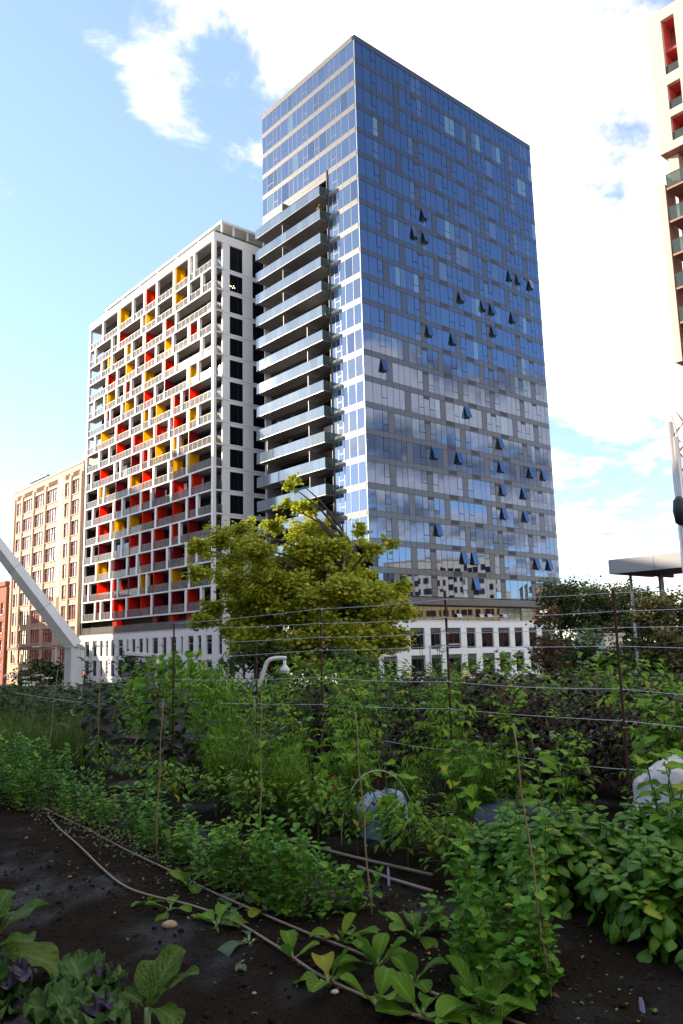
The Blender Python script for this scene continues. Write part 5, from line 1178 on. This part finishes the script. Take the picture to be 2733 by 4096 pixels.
MB().lathe([(.022, .0), (.022, -.06), (.03, -.075), (.065, -.115), (.068, -.15), (.064, -.155)], 16, hp).build('lamp_shade', M_wpaint, gn, True)
MB().lathe([(.060, -.155), (.058, -.175), (.03, -.185)], 16, hp).build('lens', mat('lamp_lens', (.55, .55, .52), .2), gn, True)
MB().lathe([(.034, 1.0), (.036, 1.03), (.034, 1.06)], 12).build('collar', M_black, gn)

# ================================================================== big white leaning mast
ms_ = thing('light_mast', 'huge white tubular mast bent at a joint and leaning out of frame above the grass', 'mast', (-13.3, 40.0, STREET))
def prism(pts, r, seg=8, tw=.39):
    mb = MB(); mb.tube(pts, r, seg); return mb
ma = Vector((-.315, .949, 0))*42
jz = 1.97
w2 = .46
prism([(0, 0, 0), (0, 0, jz-STREET)], [w2*1.05, w2], 6).build('lower_column', M_wpaint, ms_)
dirv = Vector((-.3951*42.0+13.25, .9186*42-39.9+.3, (.1195*42+EYE)-jz)).normalized()
prism([(0, 0, jz-STREET+.01), tuple(Vector((0, 0, jz-STREET+.01))+dirv*22)], [w2*1.02, w2*.45], 6).build('leaning_arm', M_wpaint, ms_)
for q in range(1, 8): MB().tube([tuple(Vector((0, 0, jz-STREET))+dirv*(2.4*q)), tuple(Vector((0, 0, jz-STREET))+dirv*(2.4*q+.03))], [w2*(1.03-.57*2.4*q/22)]*2, 6).build('weld_band', M_gr, ms_)
MB().lathe([(w2*1.1, 0), (w2*1.1, .05)], 6, (0, 0, jz-STREET-.03)).build('joint_ring', M_line, ms_)

# ================================================================== canopy, truss mast, street lamps
cp_ = Vector((.3153, .949, 0))*50
can = thing('canopy', 'grey flat-roofed canopy on thin steel posts before the east trees', 'canopy', (cp_.x, cp_.y, STREET), PSI)
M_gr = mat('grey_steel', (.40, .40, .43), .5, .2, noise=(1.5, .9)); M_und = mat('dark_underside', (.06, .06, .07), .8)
for k in range(5): piece('fascia_panel', can, M_gr, 0, .12, -14+2.8*k+.012, -11.2+2.8*k-.012, ZE(3.92), ZE(4.76))
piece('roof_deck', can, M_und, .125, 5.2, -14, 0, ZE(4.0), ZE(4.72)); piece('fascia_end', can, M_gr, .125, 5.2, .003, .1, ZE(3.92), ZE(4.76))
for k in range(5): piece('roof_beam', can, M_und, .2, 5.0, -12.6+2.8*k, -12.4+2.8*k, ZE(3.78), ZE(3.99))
for y in (-.75, -2.7, -6.2, -9.7): MB().tube([(1.0, y, 0), (1.0, y, ZE(3.99))], .085, 8).build('post', M_gr, can, True); MB().tube([(4.4, y, 0), (4.4, y, ZE(3.99))], .085, 8).build('post', M_gr, can, True)
tp = Vector((.4005, .917, 0))*25
tm_ = thing('truss_mast', 'silver three-tube truss mast with a dark speaker strapped on, at the frame edge', 'mast', (tp.x, tp.y, STREET), .3)
M_al = mat('aluminium_tube', (.62, .58, .55), .32, .55)
tubes = [(-.13, -.03), (.42, -.05), (.14, .45)]
for k, (x, y) in enumerate(tubes): MB().tube([(x, y, 0), (x-.06, y, 7.45-STREET+(0 if k == 0 else .6))], .085, 12).build('tube', M_al, tm_, True)
br = MB()
for k in range(9):
    z = .6+k*1.25
    for i in range(3):
        x0, y0 = tubes[i]; x1, y1 = tubes[(i+1) % 3]; br.tube([(x0, y0, z), (x1, y1, z+.62)], .03, 6); br.tube([(x1, y1, z+.62), (x0, y0, z+1.25)], .03, 6)
br.build('brace', M_al, tm_, True)
MB().lathe([(.05, -.42), (.16, -.34), (.20, 0), (.17, .3), (.06, .42)], 12, (-.30, -.05, 4.95-STREET+.3)).build('speaker', mat('dark_speaker', (.03, .03, .04), .5), tm_, True)
def street_lamp(label, x, y, zt, heads, arm=1.1):
    t = thing('street_lamp', label, 'street lamp', (x, y, STREET), 0, 'slim street lamps on the plaza'); H = zt-STREET
    MB().tube([(0, 0, 0), (0, 0, H)], [.09, .06], 8).build('pole', M_gr, t, True)
    for s_ in heads:
        MB().tube([(0, 0, H-.15), (s_*arm*.4, 0, H-.02), (s_*arm, 0, H)], .035, 6).build('arm', M_gr, t, True); piece('lamp_head', t, M_line, min(s_*arm, s_*(arm+.7)), max(s_*arm, s_*(arm+.7)), -.14, .14, H-.04, H+.06)
street_lamp('slim street lamp with one arm before the podium slots', -.262*66, .965*66, 2.2, (-1,), 1.6); street_lamp('slim street lamp before the loft building base', -.335*70, .942*70, 2.3, (-1, 1), 1.2); street_lamp('slim street lamp before the podium east of the maple', .104*56, .994*56, 1.65, (1,), 1.3)
sl = thing('street_lamp', 'wide flat white street lamp head showing over the bean mound', 'street lamp', (-.225*31, .974*31, STREET), 0)
MB().tube([(0, 0, 0), (0, 0, 5.1)], [.1, .07], 8).build('pole', M_wpaint, sl, True); MB().box(-1.15, .1, -.22, .22, 5.08, 5.20, rot=(0, R(6), 0)).build('lamp_head', M_wpaint, sl); MB().box(-1.05, -.2, -.18, .18, 5.03, 5.075, rot=(0, R(6), 0)).build('lens', M_und, sl)
tl_ = thing('traffic_light', 'small traffic light showing red far behind the grass', 'traffic light', (-.305*60, .952*60, STREET))
MB().tube([(0, 0, 0), (0, 0, 3.4)], .06, 8).build('pole', M_black, tl_, True); MB().box(-.16, .16, -.12, .12, 3.2, 4.1).build('housing', M_black, tl_)
MB().lathe([(.11, 0), (.11, .05)], 12).build('red_lens', mat('red_lens', (.8, .02, .01), .4, emit=((1, .03, .01), 4)), tl_, loc=(0, -.125, 3.92), rot=(R(90), 0, 0))
sg_ = thing('sign_panel', 'narrow white sign panel standing behind the white flowers', 'sign', (-.33*52, .944*52, STREET), .3)
MB().box(-.22, .22, -.04, .04, 1.4, 4.0).build('panel', M_wpaint, sg_); MB().tube([(0, 0, 0), (0, 0, 1.4)], .05, 8).build('post', M_gr, sg_, True)
# red hoarding, kiosk
rw = thing('red_hoarding', 'bright red wall panel with a dark top and white base behind the east trees', 'wall', (.40*58, .917*58, STREET), PSI)
piece('panel', rw, mat('bright_red', (.48, .03, .06), .5), 0, .2, -9, .9, ZE(.25), ZE(1.75)); piece('top_band', rw, M_black, -.02, .2, -9, .9, ZE(1.76), ZE(2.9)); piece('base_wall', rw, M_line, -.05, .2, -9, .9, 0, ZE(.24))
kk = thing('kiosk', 'small white kiosk with a window grid half hidden in the east trees', 'kiosk', (.283*62, .959*62, STREET), PSI)
piece('wall', kk, M_line, 0, 2.4, -1.6, .8, 0, ZE(.4)); piece('window', kk, M_win, -.03, -.002, -.9, .2, ZE(-1.1), ZE(-.1)); piece('roof', kk, M_gr, -.2, 2.6, -1.8, 1.0, ZE(.41), ZE(.6))

# ================================================================== tarp, bag, hoop, tags, plank
def lumpy(name, label, cat, a_, b_, rx, ry, h, m, seed, z0=0.0, amp=.25):
    mb = MB(); n, q = 26, 12; V = []
    for i in range(q+1):
        f = i/q; rr_ = math.sin(f*math.pi/2)**.6 if f < 1 else 1
        for k in range(n):
            an = 6.283*k/n; w = 1+amp*mnoise.noise(Vector((math.cos(an)*1.7+seed, math.sin(an)*1.7, f*2.5))); zz = h*math.cos(f*math.pi/2)**.7*(1+.25*mnoise.noise(Vector((math.cos(an)*3, math.sin(an)*3+seed, f*4))))
            V.append((rx*rr_*w*math.cos(an), ry*rr_*w*math.sin(an), max(zz, -.01)))
    F = [(i*n+k, i*n+(k+1) % n, (i+1)*n+(k+1) % n, (i+1)*n+k) for i in range(q) for k in range(n)]; F.append(tuple(range(n)))
    p = spot(a_, b_); return ob(name, mk(name, V, F, m, True), None, p+Vector((0, 0, z0)), (0, 0, PSI), label=label, cat=cat)
lumpy('tarp', 'white tarp heaped behind the eggplants at the frame edge', 'tarp', 3.0, 6.0, .36, .56, .70, mat('white_tarp', (.62, .61, .62), .5, noise=(6, .9), bump=(7, .5, .04)), 3)
lumpy('bag', 'pale blue plastic bag lying under the white hoop', 'bag', 5.3, 4.98, .2, .24, .37, mat('blue_bag', (.36, .46, .74), .3, noise=(9, .75), bump=(14, .7, .03)), 8, amp=.4)
lumpy('fabric_cover', 'dark blue row cover crumpled behind the hoop', 'cover', 4.3, 5.55, .35, .6, .30, mat('dark_blue_cover', (.03, .045, .09), .6, bump=(9, .6, .03)), 5)
hp_ = spot(5.1, 4.72); hm = MB()
hm.tube([hp_+Vector((.31*math.cos(t), .05*math.cos(t), .60*math.sin(t)**.8-.02)) for t in np.linspace(0, math.pi, 24)], .0048, 6)
hm.build('hoop', mat('white_tube', (.45, .52, .46), .4), None, True, label='thin white hoop arching over the blue bag', cat='hoop')
M_tag = mat('lilac_plastic', (.42, .36, .62), .4); M_tagw = mat('white_plastic', (.50, .50, .58), .4)
for lab, a_, b_, h, m in (('lilac plant tag stuck in bare soil before the basil', 4.26, 4.02, .11, M_tag), ('pale plant tag in dark soil under the basil', 2.72, 4.38, .14, M_tagw), ('violet plant tag on the soil at the picture corner', 2.1, 3.5, .05, M_tag)):
    p = spot(a_, b_); MB().box(-.012, .012, -.002, .002, -.03, h).box(-.007, .007, -.0021, .0021, h+.0005, h+.012).build('plant_tag', m, None, loc=p, rot=(R(8), R(12), 2.2), label=lab, cat='tag')
for lab, a_, b_, L_, rz in (('grey drip pipe end showing under the peppers', 4.3, 4.1, .8, PSI+1.5), ('second grey pipe lying behind the pea row', 4.9, 4.25, 1.6, PSI+1.62), ('grey edging board behind the hoop', 4.4, 5.2, 1.2, PSI+1.35)):
    p = spot(a_, b_); MB().tube([(-L_/2, 0, .03), (0, .01, .025), (L_/2, 0, .03)], .012, 7).build('pipe', mat('grey_pipe', (.24, .21, .19), .6), None, True, loc=p, rot=(0, 0, rz), label=lab, cat='pipe')

# ================================================================== trees
M_bark = mat('bark', (.075, .055, .04), .9, noise=(6, .6))
L_map = leafmat('maple_leaf', (.15, .26, .020), (.60, .57, .07), .5, .42, .0, spec=.2, tcol=(.44, .48, .03))
L_dk = leafmat('dark_tree_leaf', (.035, .065, .018), (.075, .115, .028), .5, .35, spec=.35)
L_ol = leafmat('olive_tree_leaf', (.065, .075, .022), (.12, .115, .04), .5, .3)
L_br = leafmat('bronze_tree_leaf', (.075, .045, .022), (.14, .085, .04), .5, .3)
L_pk = leafmat('park_leaf', (.03, .06, .02), (.06, .10, .03), .5, .3)
LT = (np.array([(0, 0, 0), (.055, .045, .012), (0, .15, -.01), (-.055, .045, .012), (.085, .10, -.01), (-.085, .10, -.01)]), np.array([(0, 1, 2), (0, 2, 3), (1, 4, 2), (3, 2, 5)]), np.array([(.5, 0), (.8, .3), (.5, 1), (.2, .3), (1, .6), (0, .6)]))
def tree(name, label, x, y, base, blobs, dens, m, group=None, trunk=.28, lsz=1.0, sp=.26):
    """blobs: (dx, dy, z above eye level, radius); limbs run from the trunk to every blob"""
    t = thing(name, label, 'tree', (x, y, base), 0, group); its = []; br_ = MB()
    top = max(b_[2] for b_ in blobs)+EYE-base; low = min(b_[2]-b_[3] for b_ in blobs)+EYE-base
    tk = [Vector((0, 0, -.2)), Vector((.1, .05, top*.25)), Vector((-.05, .1, top*.5)), Vector((.05, 0, top*.82))]
    br_.tube(tk, [trunk, trunk*.75, trunk*.5, trunk*.12], 9); crown_c = Vector((0, 0, (top+low)/2))
    for (dx, dy, z, r_) in blobs:
        c = Vector((dx, dy, z+EYE-base)); st_ = tk[1].lerp(tk[3], min(.95, max(.0, (c.z-r_*1.5-tk[1].z)/(tk[3].z-tk[1].z)*.8)))
        mid = st_.lerp(c, .5)+Vector((random.gauss(0, .15), random.gauss(0, .15), .2)); br_.tube([st_, mid, c], [trunk*.28, trunk*.16, trunk*.05], 6, False)
        ends = []
        for k in range(9):
            e = c+Vector((random.gauss(0, 1), random.gauss(0, 1), random.gauss(0, .8))).normalized()*r_*random.uniform(.55, 1.05); ends.append(e); br_.tube([c, c.lerp(e, .5)+Vector((0, 0, .05)), e], [trunk*.05, trunk*.03, .006], 4, False)
        n = int(dens*r_**2.2)
        for k in range(n):
            e = random.choice(ends); f = random.random()**.6; p = c.lerp(e, f)+Vector((random.gauss(0, 1), random.gauss(0, 1), random.gauss(0, .75)))*r_*sp
            o_ = (p-crown_c); az = math.atan2(o_.y, o_.x)+random.gauss(0, .9)
            its.append((p, mdir(az, random.uniform(-1.1, .35), random.uniform(-.6, .6)), lsz*random.uniform(.65, 1.25), random.random()))
    br_.build('trunk', M_bark, t, True); scatter('crown', LT, its, m, t, smooth=False, kind='stuff'); return t
def pxblob(D_, lst, dy_=1.6):
    """crown lobes from their measured bearing and elevation at a distance, each with a depth of its own"""
    out = []
    for i, (az, tn, r_) in enumerate(lst): out.append((az*D_, random.uniform(-dy_, dy_), tn*D_, r_*D_))
    return out
# bearing and elevation tangents of the maple's lobes, as seen from the garden
k_ = 1/1841.3
MP = [(680, 1165, 20), (672, 1195, 22), (690, 1215, 28), (655, 1225, 25), (715, 1235, 30), (625, 1262, 36), (690, 1270, 42), (745, 1268, 36), (560, 1275, 38), (500, 1290, 44), (465, 1325, 36), (470, 1375, 34), (530, 1335, 52), (600, 1330, 55), (665, 1340, 55), (735, 1330, 55), (800, 1310, 45), (835, 1285, 30), (860, 1335, 38), (905, 1315, 26), (820, 1380, 55), (745, 1400, 62), (665, 1410, 65), (585, 1400, 60), (520, 1400, 48), (545, 1455, 52), (620, 1470, 65), (700, 1480, 70), (780, 1465, 66), (850, 1440, 52), (905, 1425, 42), (935, 1425, 22), (915, 1480, 42), (860, 1510, 55), (780, 1535, 60), (690, 1545, 58), (600, 1530, 52), (520, 1500, 38), (925, 1530, 28), (480, 1450, 30), (560, 1530, 50), (650, 1560, 55), (740, 1570, 55), (830, 1560, 50), (900, 1550, 42), (690, 1440, 60), (780, 1430, 55), (600, 1430, 50), (450, 1480, 30), (930, 1475, 24), (720, 1370, 58), (765, 1340, 48), (700, 1315, 52), (640, 1375, 52), (800, 1420, 50), (650, 1590, 40), (720, 1590, 42), (790, 1585, 40)]
D_m = 40.0
mb_ = [((690+(x-690)*(.93 if x > 690 else .97)-784)*k_*D_m*1.01, random.uniform(-2.4, 2.4), (1553-y+.0247*(x-784))*k_*D_m*1.02, r_*k_*D_m*(.92 if y < 1400 else 1.12)) for x, y, r_ in MP]
tree('maple_tree', 'big maple turning yellow-green in the low sun before the towers', 0, D_m, -2.9, mb_, 950, L_map, trunk=.30, lsz=1.15, sp=.19)
def blobs_for(x, D_, w, ztop, zlow, n, r0):
    out = []
    for k in range(n):
        f = random.random(); z = zlow+(ztop-zlow)*f; ww = w*(1-.75*max(0, f-.45)**1.3/.55)*.5; an = random.random()*6.28; q = math.sqrt(random.random())
        out.append((ww*q*math.cos(an), ww*q*math.sin(an), z-r0*.6, r0*random.uniform(.7, 1.2)))
    return out
for lab, az, D_, w, zt_, zl, n, r0, m, ls in (
    ('round green tree touching the glass tower corner, sunlit top', 14.9, 66, 5.5, 4.9, -3.0, 16, 1.25, L_dk, 1.25), ('tall dark tree behind the canopy posts', 18.6, 72, 9, 5.6, -3.0, 24, 1.5, L_dk, 1.3), ('dark tree between tower corner and canopy', 16.6, 70, 6, 4.6, -3.0, 18, 1.3, L_dk, 1.3), ('tree behind the canopy at the frame edge', 22.0, 74, 6.5, 5.0, -3.0, 18, 1.3, L_dk, 1.3),
    ('olive-leaved tree before the canopy posts', 20.2, 40, 4.2, 2.0, -2.4, 18, .85, L_ol, 1.0), ('olive-leaved tree beside the red hoarding', 22.4, 38, 3.2, 1.2, -2.6, 14, .8, L_ol, 1.0), ('dark shade tree low before the kiosk', 17.3, 44, 4.2, .8, -3.0, 16, .9, L_pk, 1.0)):
    r_ = R(az); tree('park_tree', lab, math.sin(r_)*D_, math.cos(r_)*D_, STREET, blobs_for(0, D_, w, zt_, zl, n, r0), 420, m, 'trees at the plaza edge', .2, ls)
r_ = R(14.3); tree('bronze_tree', 'slender bronze-brown tree before the podium corner', math.sin(r_)*34, math.cos(r_)*34, STREET, blobs_for(0, 34, 2.3, 1.45, -2.6, 18, .55), 900, L_br, None, .12, .75)
r_ = R(-13.6); tree('young_tree', 'small dark tree before the podium slots beside the bean mound', math.sin(r_)*44, math.cos(r_)*44, STREET, blobs_for(0, 44, 4.6, .1, -2.8, 16, .85), 520, L_pk, 'young trees on the plaza', .14, .9)
r_ = R(-20.3); tree('young_tree', 'small dark tree before the loft building base', math.sin(r_)*50, math.cos(r_)*50, STREET, blobs_for(0, 50, 6.5, -.1, -2.8, 16, .9), 420, L_pk, 'young trees on the plaza', .14, 1.0)
for lab, az_, D_ in (('dark tree added in place of the lower maple boughs, loggia side', -5.5, 37), ('dark tree added in place of the lower maple boughs, glass tower side', .8, 36)):  # added dark trees stand in for the maple's lower boughs
    r_ = R(az_); tree('young_tree', lab, math.sin(r_)*D_, math.cos(r_)*D_, STREET, blobs_for(0, D_, 5.4, .55, -2.6, 16, .8), 560, L_dk, 'young trees on the plaza', .14, .95)
# low planting that closes the view between the garden and the plaza
its = []
for k in range(24000):
    y = random.uniform(25, 34); x = random.uniform(-.5*y, .52*y); top = .42+.30*mnoise.noise(Vector((x*.45, y*.45, 0)))+.2*mnoise.noise(Vector((x*1.6, y*1.6, 4)))
    p = Vector((x, y, -1.6+(top+1.6)*random.random()**.55))
    its.append((p, mdir(random.random()*6.28, random.uniform(-.8, .6)), random.uniform(.8, 1.5), random.random()))
scatter('park_shrubs', LT, its, L_pk, smooth=False, kind='stuff')
